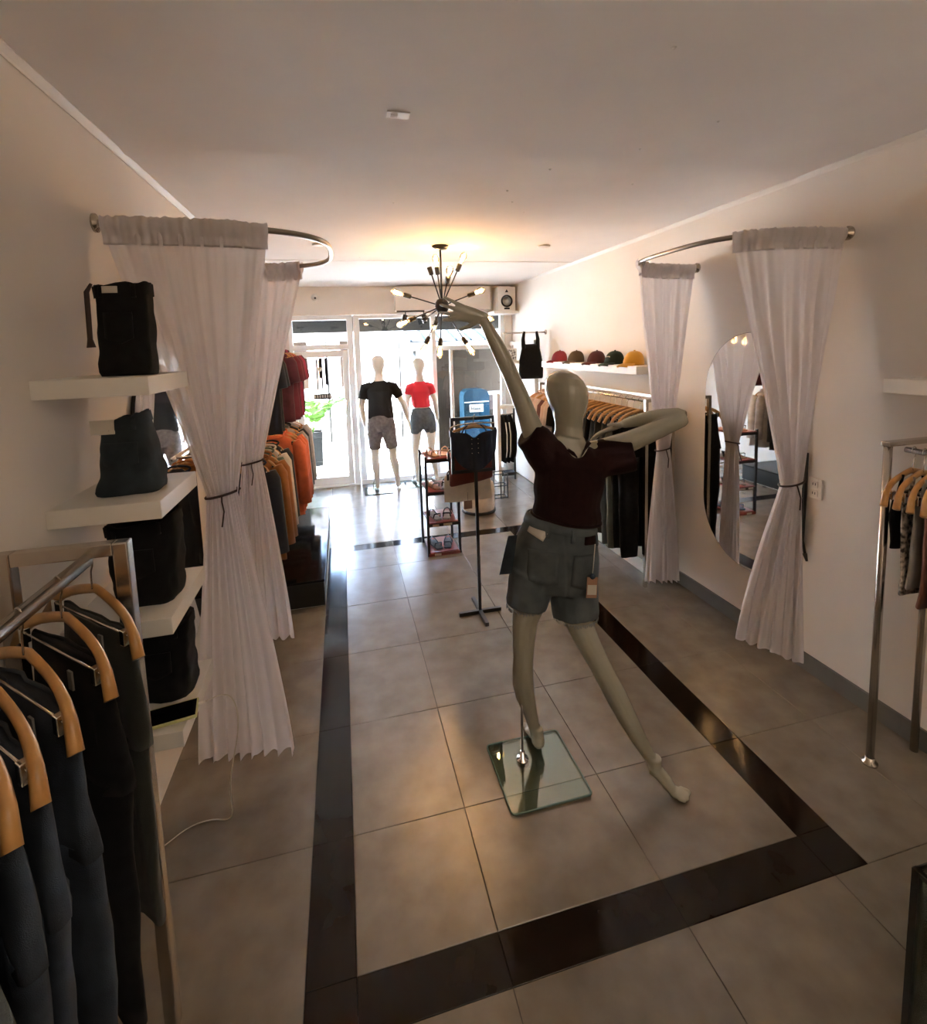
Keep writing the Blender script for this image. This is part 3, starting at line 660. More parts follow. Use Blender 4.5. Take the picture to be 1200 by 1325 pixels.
def garment(name, loc, rotz, label, cat, group, m, kind, length, hw, th, seed, top=-.16, m2=None):
    """hanging garment in the hanger's own frame: width along x, thickness along y"""
    root = thing(name, (0, 0, 0), label, cat, group); n = 28; K = 18
    def sec(cx, hw_, th_, z, ph=0, wv=.25, sq=0):
        out = []
        for k in range(n):
            a = 2 * PI * k / n; c, s = math.cos(a), math.sin(a)
            x = cx + hw_ * math.copysign(abs(c) ** .8, c)
            y_ = th_ * math.copysign(abs(s) ** (1 - .62 * sq), s) + th_ * wv * math.sin(9 * x / max(hw, .05) + ph + seed) + th_ * .7 * nz((x * 6, z * 3, seed), 1, seed) + .006 * nz((x * 22, z * 12, seed), 1, seed); x += .010 * nz((z * 5, s, seed), 1, seed + 2) + .003 * nz((z * 24, s, 0), 1, seed)
            out.append(Vector((x, y_, z)))
        return out
    if kind == 'trousers':
        mb = MB(); cz = top - .27
        mb.loft([sec(0, lerp(hw * .86, hw, t), th * lerp(.55, 1, t), lerp(top, cz, t), sq=t) for t in [i / 7 for i in range(8)]])
        for q in (-1, 1):
            mb.loft([sec(q * lerp(hw * .50, hw * .49, t), lerp(hw * .485, hw * .36, t), th * lerp(1, .75, t), lerp(cz + .02, top - length, t)) for t in [i / 11 for i in range(12)]])
        mb.build('legs', m, root)
        mb = MB(); mb.loft([sec(0, hw * .885, th * .66, top - .045), sec(0, hw * .875, th * .66, top + .004), sec(0, hw * .86, th * .45, top + .004), sec(0, hw * .85, th * .4, top - .02)], cap=False); mb.build('waistband', m2 or m, root)
        MB().box(hw * .3, hw * .3 + .018, -th * .9 - .003, -th * .9 + .001, top - .055, top - .012).build('label', 'greytag', root, smooth=False)
        mb = MB(); mb.grid(lambda u, v: (hw * lerp(.2, .7, u), -th * 1.12 - .004, top - lerp(.09, .2, v)), 4, 4); mb.grid(lambda u, v: (hw * lerp(.2, .7, u), -th * .7, top - lerp(.09, .2, v)), 4, 4); mb.build('pocket', m, root)
    elif kind == 'top':
        mb = MB(); mb.loft([sec(0, hw * .92, th * .6, top), sec(0, hw * .96, th, top - .05)] + [sec(0, hw * (.95 + .05 * math.sin(i)), th * (1 + .1 * i), top - .05 - (length - .05) * i / 6) for i in range(1, 7)]); mb.build('body', m, root)
        for q in (-1, 1):
            mb = MB(); mb.tube([(q * hw * .62, 0, top), (q * hw * .5, 0, top + .05), (q * hw * .45, 0, top + .075)], .006, 6); mb.build('strap', m, root)
    else:
        sl = length * .42 if kind == 'shirt' else length * .82
        mb = MB(); tp = -.070
        rs = []
        for t in [i / 17 for i in range(18)]:
            z = tp - .01 - length * t; q = min(1, t / .17); wq = lerp(hw * .26, hw, q ** .5) if t < .17 else hw * lerp(1, 1.03, t)
            rs.append(sec(0, wq, th * lerp(.55, 1, min(1, t * 5)), z))
        mb.loft(rs); mb.build('body', m, root)
        for q in (-1, 1):
            mb = MB(); e = Vector((q * (hw + .02), -.012, tp - .03 - sl)); a = Vector((q * hw * .80, 0, tp - .075)); b = Vector((q * (hw - .012), 0, tp - .13))
            mb.tube([a, b, b.lerp(e, .5), e], [(.045, th * .7), (.060, th * 1.05), (.056, th * 1.0), (.052, th * .95)], 12, ref=(1, 0, 0)); mb.build('sleeve', m, root)
        mb = MB(); mb.tube([(.075 * math.cos(a), .028 * math.sin(a), tp + .004 - .018 * (1 - math.sin(a))) for a in [2 * PI * k / 16 for k in range(16)]], .008, 6, close=True); mb.build('collar', m2 or m, root)
    root.location = loc; root.rotation_euler = (0, 0, rotz)
    return root

# near left rack -------------------------------------------------------
rk = thing('clothes_rack', (-.57, 1.384, 0), 'brushed steel clothes rack of jeans in the near left corner', 'rack')
mb = MB(); mb.box(-.585, -.55, 1.366, 1.401, 0, 1.43); mb.build('post', 'steel', rk, smooth=False, bevel=.004)
mb = MB(); mb.box(-.838, -.803, 1.366, 1.401, 0, 1.43); mb.build('post', 'steel', rk, smooth=False, bevel=.004)
mb = MB(); mb.box(-.803, -.585, 1.367, 1.400, 1.397, 1.43); mb.build('cross_bar', 'steel', rk, smooth=False, bevel=.003)
for x in (-.5675, -.8205):
    mb = MB(); mb.box(x - .0175, x + .0175, -.03, .005, 0, 1.43); mb.build('post', 'steel', rk, smooth=False, bevel=.004)
mb = MB(); mb.box(-.803, -.585, -.03, .003, 1.397, 1.43); mb.build('cross_bar', 'steel', rk, smooth=False, bevel=.003)
mb = MB(); mb.tube([(-.645, 1.366, 1.392), (-.645, .005, 1.392)], .0165, 14); mb.build('hang_rail', 'steel', rk)
yaw = math.radians(-42)
specs = [(1.385, cloth('dark olive plaid', (.02, .022, .016)), 'denimd', .78, 'dark olive trousers clipped at the far end of the near rack'),
         (1.245, MT['blackfab'], None, .86, 'black trousers hanging second from the far end of the near rack'),
         (1.105, MT['denimd'], None, .98, 'dark blue jeans hanging third from the far end of the near rack'),
         (1.00, MT['denimd'], None, .98, 'dark blue jeans hanging fourth from the far end of the near rack'),
         (.93, MT['denimd'], None, .98, 'dark blue jeans hanging fifth from the far end of the near rack'),
         (.845, MT['denim'], None, .98, 'faded grey blue jeans hanging sixth from the far end of the near rack'),
         (.74, MT['denimd'], None, .98, 'dark blue jeans hanging nearest to the camera on the near rack')]
for k, (y, m, m2, ln, lab) in enumerate(specs):
    hanger((-.645, y, 1.392), yaw, 'curved wooden hanger, %s from the far end of the near left rack' % ORD[k], 'wooden hangers on the near left rack')
    garment('hanging_trousers', (-.645, y, 1.392), yaw, lab, 'trousers', 'trousers on the near left rack', m, 'trousers', ln, .20, .026, 3 + k * 1.7)

# near right rack ------------------------------------------------------
rr = thing('clothes_rack', (2.17, 1.535, 0), 'brushed steel clothes rack of small tops at the right edge', 'rack')
mb = MB(); mb.tube([(2.172, 1.537, .012), (2.172, 1.537, 1.44)], .0155, 14); mb.build('post', 'steel', rr)
mb = MB(); mb.lathe([(.030, 0), (.030, .008), (.018, .014), (.018, .03)], 20, Matrix.Translation((2.172, 1.537, 0))); mb.build('foot', 'steel', rr)
mb = MB(); mb.box(2.156, 2.43, 1.52, 1.554, 1.425, 1.445); mb.build('cross_bar', 'steel', rr, smooth=False, bevel=.003)
mb = MB(); mb.tube([(2.43, 1.537, .0), (2.43, 1.537, 1.43)], .0155, 14); mb.build('post', 'steel', rr)
for x in (2.172, 2.43):
    mb = MB(); mb.tube([(x, .15, 0), (x, .15, 1.43)], .0155, 14); mb.build('post', 'steel', rr)
mb = MB(); mb.box(2.156, 2.43, .135, .165, 1.425, 1.445); mb.build('cross_bar', 'steel', rr, smooth=False, bevel=.003)
mb = MB(); mb.tube([(2.26, 1.53, 1.405), (2.26, .16, 1.405)], .012, 12); mb.build('hang_rail', 'steel', rr)
leop = mat('animal print', (.02, .012, .008), .7, vscale=55, col2=(.55, .45, .36), detail=1)
sm = [(1.50, MT['blackfab'], 'top', .22, 'black frayed crop top at the far end of the right rack'),
      (1.462, leop, 'top', .40, 'animal print top hanging second on the right rack'),
      (1.424, cloth('grey sheer', (.30, .27, .245)), 'top', .36, 'pale grey sheer top hanging third on the right rack'),
      (1.386, cloth('rust leather', (.17, .055, .03)), 'top', .42, 'rust brown leather skirt hanging fourth on the right rack'),
      (1.348, MT['blackfab'], 'top', .52, 'long black top hanging fifth on the right rack'),
      (1.31, MT['blackfab'], 'top', .62, 'longest black dress hanging nearest on the right rack')]
for k, (y, m, kd, ln, lab) in enumerate(sm):
    hanger((2.26, y, 1.405), math.radians(8 + 2 * k), 'curved wooden hanger, %s from the far end of the right edge rack' % ORD[k], 'wooden hangers on the right edge rack')
    garment('hanging_blouse', (2.26, y, 1.405), math.radians(8 + 2 * k), lab, 'top', 'tops on the right edge rack', m, kd, ln, .15, .013, 31 + k, top=-.165)

# long right rack ------------------------------------------------------
lr = thing('clothes_rack', (2.18, 4.2, 0), 'long steel clothes rack under the cap shelf', 'rack')
for y in (3.215, 5.22):
    for x in (2.18, 2.405):
        mb = MB(); mb.box(x - .012, x + .012, y - .012, y + .012, 0, 1.455); mb.build('post', 'steel', lr, smooth=False)
    B(2.192, 2.393, y - .011, y + .011, 1.433, 1.455).build('cross_bar', 'steel', lr, smooth=False)
mb = MB(); mb.tube([(2.185, 3.227, 1.443), (2.185, 5.21, 1.443)], .012, 10); mb.build('hang_rail', 'chrome', lr)
B(2.394, 2.416, 3.228, 5.207, 1.435, 1.455).build('top_rail', 'steel', lr, smooth=False)
gd = [('trousers', MT['blackfab'], 1.06, 'black wide trousers'), ('trousers', MT['blackfab'], 1.02, 'black slim trousers'), ('trousers', cloth('sage grey', (.10, .115, .10)), 1.06, 'sage grey wide trousers'),
      ('trousers', cloth('slate grey', (.085, .095, .10)), 1.06, 'slate grey wide trousers'), ('trousers', cloth('charcoal', (.03, .032, .035)), 1.0, 'charcoal trousers'), ('trousers', MT['denimn'], .95, 'navy jeans'), ('trousers', MT['blackfab'], .95, 'black jeans'),
      ('trousers', MT['denim'], .95, 'grey blue jeans'), ('trousers', MT['denimd'], .95, 'dark blue jeans'), ('trousers', MT['denim'], .95, 'washed grey jeans'), ('trousers', MT['denimn'], .95, 'dark navy jeans'), ('trousers', MT['denim'], .95, 'pale grey jeans'), ('trousers', MT['denimd'], .95, 'deep blue jeans'),
      ('shirt', MT['blackfab'], .62, 'black shirt'), ('shirt', cloth('oat', (.52, .42, .34)), .68, 'oat coloured shirt'), ('shirt', cloth('sand', (.50, .36, .27)), .68, 'sand coloured shirt'), ('shirt', cloth('brown knit', (.10, .035, .025)), .68, 'brown knit shirt'),
      ('shirt', cloth('oat', (.52, .42, .34)), .68, 'beige shirt'), ('shirt', cloth('blush', (.55, .40, .33)), .68, 'blush pink shirt'), ('shirt', cloth('sand', (.50, .36, .27)), .68, 'tan shirt'), ('shirt', cloth('oat', (.52, .42, .34)), .68, 'cream shirt'), ('shirt', cloth('tan', (.45, .27, .17)), .68, 'caramel shirt')]
for k, (kd, m, ln, nm) in enumerate(gd):
    y = 3.30 + k * .0865; a = rnd.uniform(-.08, .08) - .12
    hanger((2.185, y, 1.443), a, 'wooden hanger, %s from the near end of the long rack under the caps' % ORD[k], 'wooden hangers on the long right rack', .90)
    garment('hanging_' + kd, (2.185, y, 1.443), a, '%s, %s from the near end of the long rack under the caps' % (nm, ORD[k]), kd, 'clothes on the long right rack', m, kd, ln, .205 if kd == 'shirt' else .19, .032, 50 + k * 2.3)
pl = B(2.30, XR - .02, 3.30, 5.4, 0, .11).build('plinth', 'white', loc=(2.35, 4.25, 0), smooth=False, bevel=.004); tag(pl, 'low white plinth along the right wall under the long rack', 'plinth')

# cap shelf -------------------------------------------------------------
cs = thing('cap_shelf', (XR, 4.45, 1.62), 'long white wall shelf holding the row of caps', 'shelf')
B(2.25, XR, 4.42, 5.34, 1.622, 1.688).build('board', 'white', cs, smooth=False, bevel=.003); B(2.25, XR, 3.45, 4.415, 1.622, 1.688).build('board', 'white', cs, smooth=False, bevel=.003)
def cap(loc, m, label, rot=0, logo=False):
    t = thing('baseball_cap', (0, 0, 0), label, 'cap', 'caps on the wall shelf')
    mb = MB(); rs = []
    for i in range(9):
        a = PI / 2 * i / 8; r = math.cos(a) ** .75; z = .015 + .105 * math.sin(a)
        rs.append([Vector((.092 * r * math.cos(q) - .012 * math.sin(a), .078 * r * math.sin(q), z)) for q in [2 * PI * k / 24 for k in range(24)]])
    mb.loft([[Vector((p.x, p.y, .004)) for p in rs[0]]] + rs); mb.build('crown', m, t)
    mb = MB(); top = []
    def bp(u, v): a = lerp(-1.05, 1.05, u); r0 = .080; e = v * .085 * math.cos(a * .9); return Vector((r0 * math.cos(a) + e + .008, r0 * math.sin(a) * .95 * (1 + .1 * v), .016 - .018 * v * v - .02 * (abs(a) ** 2) * v * .5 + .004))
    mb.grid(bp, 13, 6); mb.grid(lambda u, v: bp(u, v) - Vector((0, 0, .006)), 13, 6); mb.build('brim', m, t)
    mb = MB(); mb.lathe([(.001, .012), (.007, .010), (.009, 0)], 10, Matrix.Translation((-.012, 0, .117))); mb.build('button', m, t)
    if logo: MB().box(.062, .074, -.02, .02, .055, .075, Matrix.Rotation(0, 4, 'Z')).build('badge', 'label', t, smooth=False, label='pale badge')
    t.location = loc; t.rotation_euler = (0, 0, rot); return t
for y, m, lab, lg_ in ((5.10, 'capred', 'dark red baseball cap at the far end of the cap shelf', 0), (4.70, 'olive', 'olive brown baseball cap on the cap shelf', 0), (4.28, 'wine', 'wine coloured baseball cap in the middle of the cap shelf', 0), (3.96, 'green', 'dark green baseball cap with a pale badge', 1), (3.66, 'yellow', 'mustard yellow baseball cap on the cap shelf', 0)):
    cap((2.36, y, 1.686), m, lab, PI + .25, lg_)
# near right wall shelf
ns = thing('wall_shelf', (XR, 1.3, 1.64), 'short white wall shelf above the steel rack of tops', 'shelf')
B(2.255, XR, .95, 1.63, 1.635, 1.695).build('board', 'white', ns, smooth=False, bevel=.003)
cap((2.37, 1.43, 1.693), 'blackfab', 'black baseball cap on the short shelf above the right rack', PI + .6)
# tote on a wall arm
ta = thing('wall_rail', (XR, 5.72, 2.03), 'thin steel arm standing out from the right wall with a bag', 'rail')
mb = MB(); mb.tube([(XR, 5.72, 2.03), (1.92, 5.72, 2.03)], .010, 10); mb.build('bar', 'steel', ta)
mb = MB(); mb.lathe([(.03, 0), (.03, .012), (.012, .02)], 16, Matrix.Translation((XR, 5.72, 2.03)) @ Matrix.Rotation(-PI / 2, 4, 'Y')); mb.build('flange', 'steel', ta)
tb = thing('tote_bag', (2.27, 5.72, 1.47), 'black tote bag hanging from the steel wall arm', 'bag')
mb = MB(); rs = []
for z, hw, hd in ((1.465, .145, .035), (1.48, .155, .045), (1.58, .16, .05), (1.70, .15, .045), (1.82, .125, .03), (1.885, .105, .015), (1.89, .10, .012), (1.86, .095, .008)): rs.append(ell((2.27, 5.72, z), hw, hd, 24))
mb.loft(rs); mb.build('body', 'blackfab', tb)
for q in (-1, 1):
    mb = MB(); x = 2.27 + q * .092
    mb.tube([(x, 5.70, 1.84), (x + q * .004, 5.705, 1.95), (x - q * .012, 5.712, 2.043), (x - q * .012, 5.73, 2.043), (x + q * .004, 5.735, 1.95), (x, 5.74, 1.84)], [(.022, .004), (.018, .004), (.013, .004), (.013, .004), (.018, .004), (.022, .004)], 8, ref=(1, 0, 0)); mb.build('handle', 'blackfab', tb)
# shelf with framed picture, front corner
fs = thing('picture_ledge', (2.3, 6.4, 1.68), 'small white ledge by the front corner holding a framed print', 'shelf')
B(2.10, XR, 6.2, 6.4, 1.635, 1.675).build('board', 'white', fs, smooth=False, bevel=.002)
fp = thing('framed_print', (2.25, 6.3, 1.676), 'small black and white framed print on the front corner ledge', 'picture')
B(2.17, 2.30, 6.3, 6.315, 1.676, 1.84).build('frame', 'trimw', fp, smooth=False); B(2.185, 2.285, 6.296, 6.301, 1.69, 1.825).build('print', mat('ink print', (.03, .03, .03), .7, vscale=40, col2=(.8, .8, .78), detail=0), fp, smooth=False)
# corner jacket fixture
jf = thing('jacket_stand', (2.2, 6.45, 0), 'white and black open stand of jackets in the front corner', 'rack')
B(2.03, 2.075, 6.38, 6.56, 0, 1.23).build('upright', 'white', jf, smooth=False); B(2.075, 2.30, 6.38, 6.56, 1.02, 1.06).build('shelf', 'white', jf, smooth=False)
mb = MB(); mb.box(2.285, 2.31, 6.45, 6.475, 0, 1.06); mb.build('post', 'black', jf, smooth=False)
mb = MB(); mb.tube([(2.075, 6.47, .93), (2.29, 6.47, .93)], .008, 8); mb.build('rail', 'steel', jf)
B(2.075, 2.285, 6.39, 6.55, .08, .12).build('shelf', 'planter', jf, smooth=False)
for k, x in enumerate((2.13, 2.18, 2.24)):
    j = thing('hanging_jacket', (0, 0, 0), ('black jacket hanging beside the white upright of the corner stand', 'black jacket with a white stripe, middle of the corner stand', 'black jacket hanging beside the black post of the corner stand')[k], 'jacket', 'jackets on the corner stand')
    mb = MB(); mb.loft([[Vector((x + (.024 + .006 * math.sin(a * 3)) * math.cos(a), 6.47 + hw_ * math.sin(a), z)) for a in [2 * PI * q / 18 for q in range(18)]] for z, hw_ in ((.92, .03), (.88, .10), (.82, .14), (.6, .15), (.4, .14), (.27, .13))]); mb.build('body', 'blackfab', j)
    mb = MB(); mb.tube([(x + .012, 6.34, .84), (x + .02, 6.31, .68), (x + .016, 6.315, .45), (x + .006, 6.32, .36)], [(.02, .02), (.026, .02), (.024, .02), (.02, .02)], 8); mb.build('sleeve', 'blackfab', j)
    if k < 2:
        mb = MB(); mb.tube([(x - .004, 6.322, .84), (x + .004, 6.288, .68), (x, 6.29, .45), (x - .01, 6.30, .36)], .007, 6); mb.build('stripe', 'white', j, label='white sleeve stripe')
# ------------------------------------------------------------------ left wall clothing beyond the curtains
def wallrail(z, y0, y1, lab):
    t = thing('garment_rail', (XL, (y0 + y1) / 2, z), lab, 'rail')
    mb = MB(); mb.tube([(-.60, y0, z), (-.60, y1, z)], .012, 10); mb.build('bar', 'chrome', t)
    for y in (y0 + .05, y1 - .05):
        mb = MB(); mb.tube([(XL, y, z), (-.60, y, z)], .008, 8); mb.build('arm', 'chrome', t)
wallrail(1.98, 4.05, 5.85, 'upper chrome garment rail on the left wall with maroon shirts')
wallrail(1.25, 3.36, 5.6, 'lower chrome garment rail on the left wall with orange shirts')
upl = [(4.16, 'navy knit', (.018, .022, .035), 'dark navy', .11), (4.30, 'ink', (.014, .014, .018), 'ink black', .11), (4.86, 'plum', (.07, .010, .022), 'plum', .15), (4.98, 'maroon shirt', (.12, .010, .022), 'deep maroon', .185), (5.14, 'maroon shirt', (.12, .010, .022), 'burgundy', .19), (5.30, 'crimson', (.30, .02, .06), 'crimson', .20), (5.46, 'plum', (.07, .010, .022), 'dark plum', .20)]
for k, (y, n_, c_, nm, hw) in enumerate(upl):
    hanger((-.60, y, 1.98), rnd.uniform(-.1, .1), 'wooden hanger, %s from the near end of the upper left wall rail' % ORD[k], 'hangers on the upper left rail', min(.86, hw * 4.2))
    garment('hanging_shirt', (-.60, y, 1.98), rnd.uniform(-.1, .1), '%s shirt hanging %s from the near end of the upper left rail' % (nm, ORD[k]), 'shirt', 'shirts on the upper left rail', cloth(n_, c_), 'shirt', .66, hw, .042, 90 + k)
lowl = [(3.44, 'navy knit', (.018, .022, .035), 'dark navy', .115), (3.60, 'ochre', (.30, .105, .015), 'ochre', .145), (3.72, 'ochre', (.30, .105, .015), 'mustard brown', .15), (3.86, 'sage', (.10, .13, .09), 'sage green', .12), (3.98, 'cream', (.6, .52, .42), 'off white', .135), (4.16, 'ink', (.014, .014, .018), 'ink black', .13), (4.52, 'orange', (.60, .13, .045), 'burnt orange', .205), (4.66, 'orange', (.60, .13, .045), 'bright orange', .205), (4.80, 'orange', (.60, .13, .045), 'terracotta orange', .21), (5.00, 'ash', (.36, .34, .33), 'ash grey', .20), (5.16, 'ink', (.014, .014, .018), 'plain black', .20), (5.32, 'ash', (.36, .34, .33), 'light grey', .21), (5.46, 'white cotton', (.7, .68, .66), 'white', .21)]
for k, (y, n_, c_, nm, hw) in enumerate(lowl):
    a = rnd.uniform(-.1, .1)
    hanger((-.60, y, 1.25), a, 'wooden hanger, %s from the near end of the lower left wall rail' % ORD[k], 'hangers on the lower left rail', min(.86, hw * 4.2))
    garment('hanging_shirt', (-.60, y, 1.25), a, '%s long shirt hanging %s from the near end of the lower left rail' % (nm, ORD[k]), 'shirt', 'shirts on the lower left rail', cloth(n_, c_), 'long', .74, hw, .042, 120 + k)
pf = thing('display_platform', (-.33, 4.5, 0), 'low black glossy platform under the orange shirts', 'platform')
B(-.80, -.215, 3.65, 5.4, .012, .195).build('body', 'darkwood', pf, smooth=False); B(-.805, -.208, 3.645, 5.405, .195, .212).build('top', 'darkglass', pf, smooth=False, bevel=.002)
B(-.78, -.23, 3.67, 5.38, 0, .012).build('foot', 'white', pf, smooth=False)

# ------------------------------------------------------------------ chandelier
hub = Vector((.868, 4.21, 2.239)); ch = thing('chandelier', (.87, 4.21, H), 'black sputnik chandelier with glowing filament bulbs', 'chandelier')
mb = MB(); mb.lathe([(.07, 0), (.07, -.012), (.055, -.03), (.012, -.036)], 24, Matrix.Translation((.87, 4.21, H))); mb.build('canopy', 'black', ch)
mb = MB(); mb.tube([(.87, 4.21, H - .03), hub], .009, 10); mb.build('stem', 'black', ch)
mb = MB(); mb.lathe([(.001, .065), (.04, .055), (.055, .03), (.06, 0), (.055, -.03), (.04, -.055), (.001, -.065)], 24, Matrix.Translation(hub)); mb.build('hub', 'black', ch)
ends = [(.846, 2.618, .08, 1), (1.079, 2.655, .05, 1), (.862, 2.473, -1, 1), (.521, 2.359, .10, 1), (.499, 2.09, -.12, 1), (1.236, 2.374, .1, 1), (1.29, 2.13, .05, 1), (.853, 1.87, .08, 1), (1.095, 1.862, -.05, 1), (.868, 2.082, 1, 1), (.735, 2.60, -.1, 0), (.70, 1.87, .06, 0), (.745, 2.13, .9, 0)]
bulbme = None
for k, (x, z, dy, lit) in enumerate(ends):
    d = Vector((x, 4.21, z)) - hub; L = .43
    if abs(dy) > .5: d.y = math.copysign(math.sqrt(max(.01, L * L - d.x ** 2 - d.z ** 2)), dy)
    else: d.y = dy
    d.normalize(); ax = d.to_track_quat('Z', 'Y').to_matrix().to_4x4(); ab = Matrix.Translation(hub) @ ax
    L = max(.40, min(.46, ((Vector((x, 4.21, z)) - hub).length if abs(dy) < .5 else .43)))
    mb = MB(); mb.tube([hub + d * .05, hub + d * (L - .12)], .0055, 8); arm = mb.build('arm', 'black', ch)
    mb = MB(); mb.lathe([(.008, L - .125), (.019, L - .12), (.021, L - .06), (.017, L - .055)], 14, ab); mb.build('socket', 'black', arm)
    if k == 10 or k == 12: continue
    mb = MB(); mb.lathe([(.013, L - .06), (.014, L - .045), (.026, L - .01), (.031, L + .015), (.027, L + .04), (.012, L + .058), (.001, L + .062)], 16, ab); mb.build('bulb', 'bulbglass', arm)
    if lit:
        mb = MB()
        for q in range(4):
            a = q * PI / 2; b = a + PI / 4
            mb.tube([ab @ Vector((.004 * math.cos(a), .004 * math.sin(a), L - .035)), ab @ Vector((.013 * math.cos(a), .013 * math.sin(a), L + .03)), ab @ Vector((.013 * math.cos(b), .013 * math.sin(b), L + .028)), ab @ Vector((.004 * math.cos(b), .004 * math.sin(b), L - .03))], .0042, 6)
        mb.build('filament', 'filament', arm)
        lamp('bulb_light', hub + d * (L + .01), .7, WARM, .03)

# ------------------------------------------------------------------ shoe tower
st = thing('shoe_tower', (.83, 4.45, 0), 'narrow four tier black and red shoe tower near the display stand', 'shelf')
x0, x1, y0, y1 = .68, .97, 4.28, 4.62
for x in (x0, x1):
    for y in (y0, y1): B(x - .011, x + .011, y - .011, y + .011, 0, .92).build('post', 'black', st, smooth=False)
for z in (.035, .31, .60, .90):
    B(x0 + .011, x1 - .011, y0 - .008, y1 + .008, z - .02, z).build('shelf', 'redwood', st, smooth=False, bevel=.002)
    for y in (y0 - .012, y1 + .012): B(x0, x1, y - .004, y + .004, z - .035, z - .008).build('edge_rail', 'black' if z > .05 else 'redwood', st, smooth=False)
for z, xx in ((.035, (.73, .79)), (.31, (.72, .78)), (.31, (.82, .90))): B(xx[0], xx[1], y0 - .019, y0 - .0155, z - .03, z - .012).build('price_label', 'label', st, smooth=False)
def sandal(loc, rot, m, sole, label):
    t = thing('sandal', (0, 0, 0), label, 'sandal', 'sandals on the shoe tower')
    out = [(-.115, .022), (-.105, .033), (-.05, .032), (0, .034), (.06, .042), (.10, .036), (.12, .015)]
    ol = [Vector((a, b, 0)) for a, b in out] + [Vector((a, -b, 0)) for a, b in out[::-1]]
    mb = MB(); mb.loft([[p + Vector((0, 0, z)) for p in ol] for z in (0, .014)]); mb.build('sole', sole, t, smooth=False)
    mb = MB()
    mb.tube([(.02, -.04, .012), (.05, -.02, .05), (.07, .0, .058), (.05, .025, .05), (.02, .04, .012)], [(.014, .004)] * 5, 8, ref=(1, 0, 0)); mb.build('strap', m, t)
    mb = MB(); mb.tube([(-.06, -.034, .012), (-.075, -.03, .05), (-.10, 0, .06), (-.075, .03, .05), (-.06, .034, .012)], [(.006, .004)] * 5, 8, ref=(0, 0, 1)); mb.build('heel_strap', m, t)
    t.location = loc; t.rotation_euler = (0, 0, rot); return t
tan_ = cloth('tan leather', (.50, .30, .18)); blk = MT['blackfab']; nvy = cloth('grey blue leather', (.10, .13, .17)); gry = cloth('pale grey leather', (.45, .43, .4))
for z, lv, ms in ((.901, 'top tier', (tan_, tan_)), (.601, 'second tier from the top', (gry, blk)), (.311, 'third tier from the top', (blk, blk)), (.036, 'bottom tier', (nvy, nvy))):
    nm = {id(tan_): 'tan', id(blk): 'black', id(nvy): 'grey blue', id(gry): 'pale grey'}
    sandal((.765, 4.43, z), PI / 2 + .25, ms[0], tan_ if z > .5 else nvy if z < .1 else gry, '%s strappy sandal on the %s, by the left posts' % (nm[id(ms[0])], lv))
    sandal((.89, 4.43, z), PI / 2 - .25, ms[1], tan_ if z > .8 else nvy if z < .1 else gry, '%s strappy sandal on the %s, by the right posts' % (nm[id(ms[1])], lv))

# ------------------------------------------------------------------ T stand with hung pieces
ts = thing('display_stand', (.862, 3.23, 0), 'black cross footed display stand with a rectangular frame', 'stand')
mb = MB(); mb.box(.852, .872, 3.22, 3.24, .01, 1.03); mb.build('post', 'black', ts, smooth=False)
mb = MB(); mb.box(.71, 1.015, 3.215, 3.24, 0, .024); mb.build('foot', 'black', ts, smooth=False); mb = MB(); mb.box(.85, .875, 3.05, 3.42, 0.001, .025); mb.build('foot', 'black', ts, smooth=False)
for a, b, c_, d in ((.692, 1.002, 1.025, 1.045), (.692, 1.002, 1.39, 1.412)): B(a, b, 3.22, 3.24, c_, d).build('frame_bar', 'black', ts, smooth=False)
for x in (.692, .982): B(x, x + .02, 3.22, 3.24, 1.045, 1.39).build('frame_bar', 'black', ts, smooth=False)
# three clip hangers pointing out in front of and behind the frame
def clip_hanger(y, z, lab, xw=.15):
    t = thing('clip_hanger', (.845, y, z), lab, 'hanger', 'clip hangers on the display stand')
    mb = MB(); mb.tube(smoothpts([(.845 - xw - .01, y, z - .045), (.845 - xw - .012, y, z - .012), (.845 - xw + .03, y, z), (.845, y, z + .012), (.845 + xw, y, z)]), .005, 8); mb.build('bar', 'steel', t)
    mb = MB(); mb.tube(smoothpts([(.845, y, z + .01), (.845, y, z + .05), (.857, y, z + .07), (.862, 3.232, z + .05)]), .003, 6); mb.build('hook', 'steel', t)
    for x in (.845 - xw - .01, .845 + xw): B(x - .008, x + .008, y - .01, y + .01, z - .075, z - .03).build('clip', 'black', t, smooth=False)
clip_hanger(3.19, 1.365, 'topmost clip hanger on the display stand, holding the navy corset')
clip_hanger(3.29, 1.19, 'middle clip hanger on the display stand, holding the red brown piece')
clip_hanger(3.34, 1.03, 'lowest clip hanger on the display stand, holding the cream cloth')
co = thing('corset_top', (.845, 3.19, 1.05), 'navy corset top with lacing on the display stand', 'top')
nv = cloth('navy satin', (.012, .016, .030))
def cp(u, v, s):
    x = (u - .5) * 2; top = 1.312 - .035 * math.exp(-(x / .22) ** 2) + .012 * x * x; bot = 1.055 + .21 * (1 - math.sqrt(max(0, 1 - (abs(x) * .93) ** 2.2))) 
    return Vector((.843 + x * .162 * (1 - .08 * v), 3.17 - s * .022 * (1 - x * x) + .012 * s + .004 * math.sin(x * 14), lerp(top, bot, v)))
mb = MB(); mb.grid(lambda u, v: cp(u, v, 1), 30, 14); mb.grid(lambda u, v: cp(u, v, -.4), 30, 14); mb.build('body', nv, co)
mb = MB()
for i in range(4):
    for q in (-1, 1): mb.lathe([(.0035, 0), (.0035, .003), (.001, .004)], 8, Matrix.Translation((.843 + q * .022, 3.158, 1.27 - i * .032)) @ Matrix.Rotation(PI / 2, 4, 'X'))
mb.build('eyelets', 'chrome', co, kind='stuff')
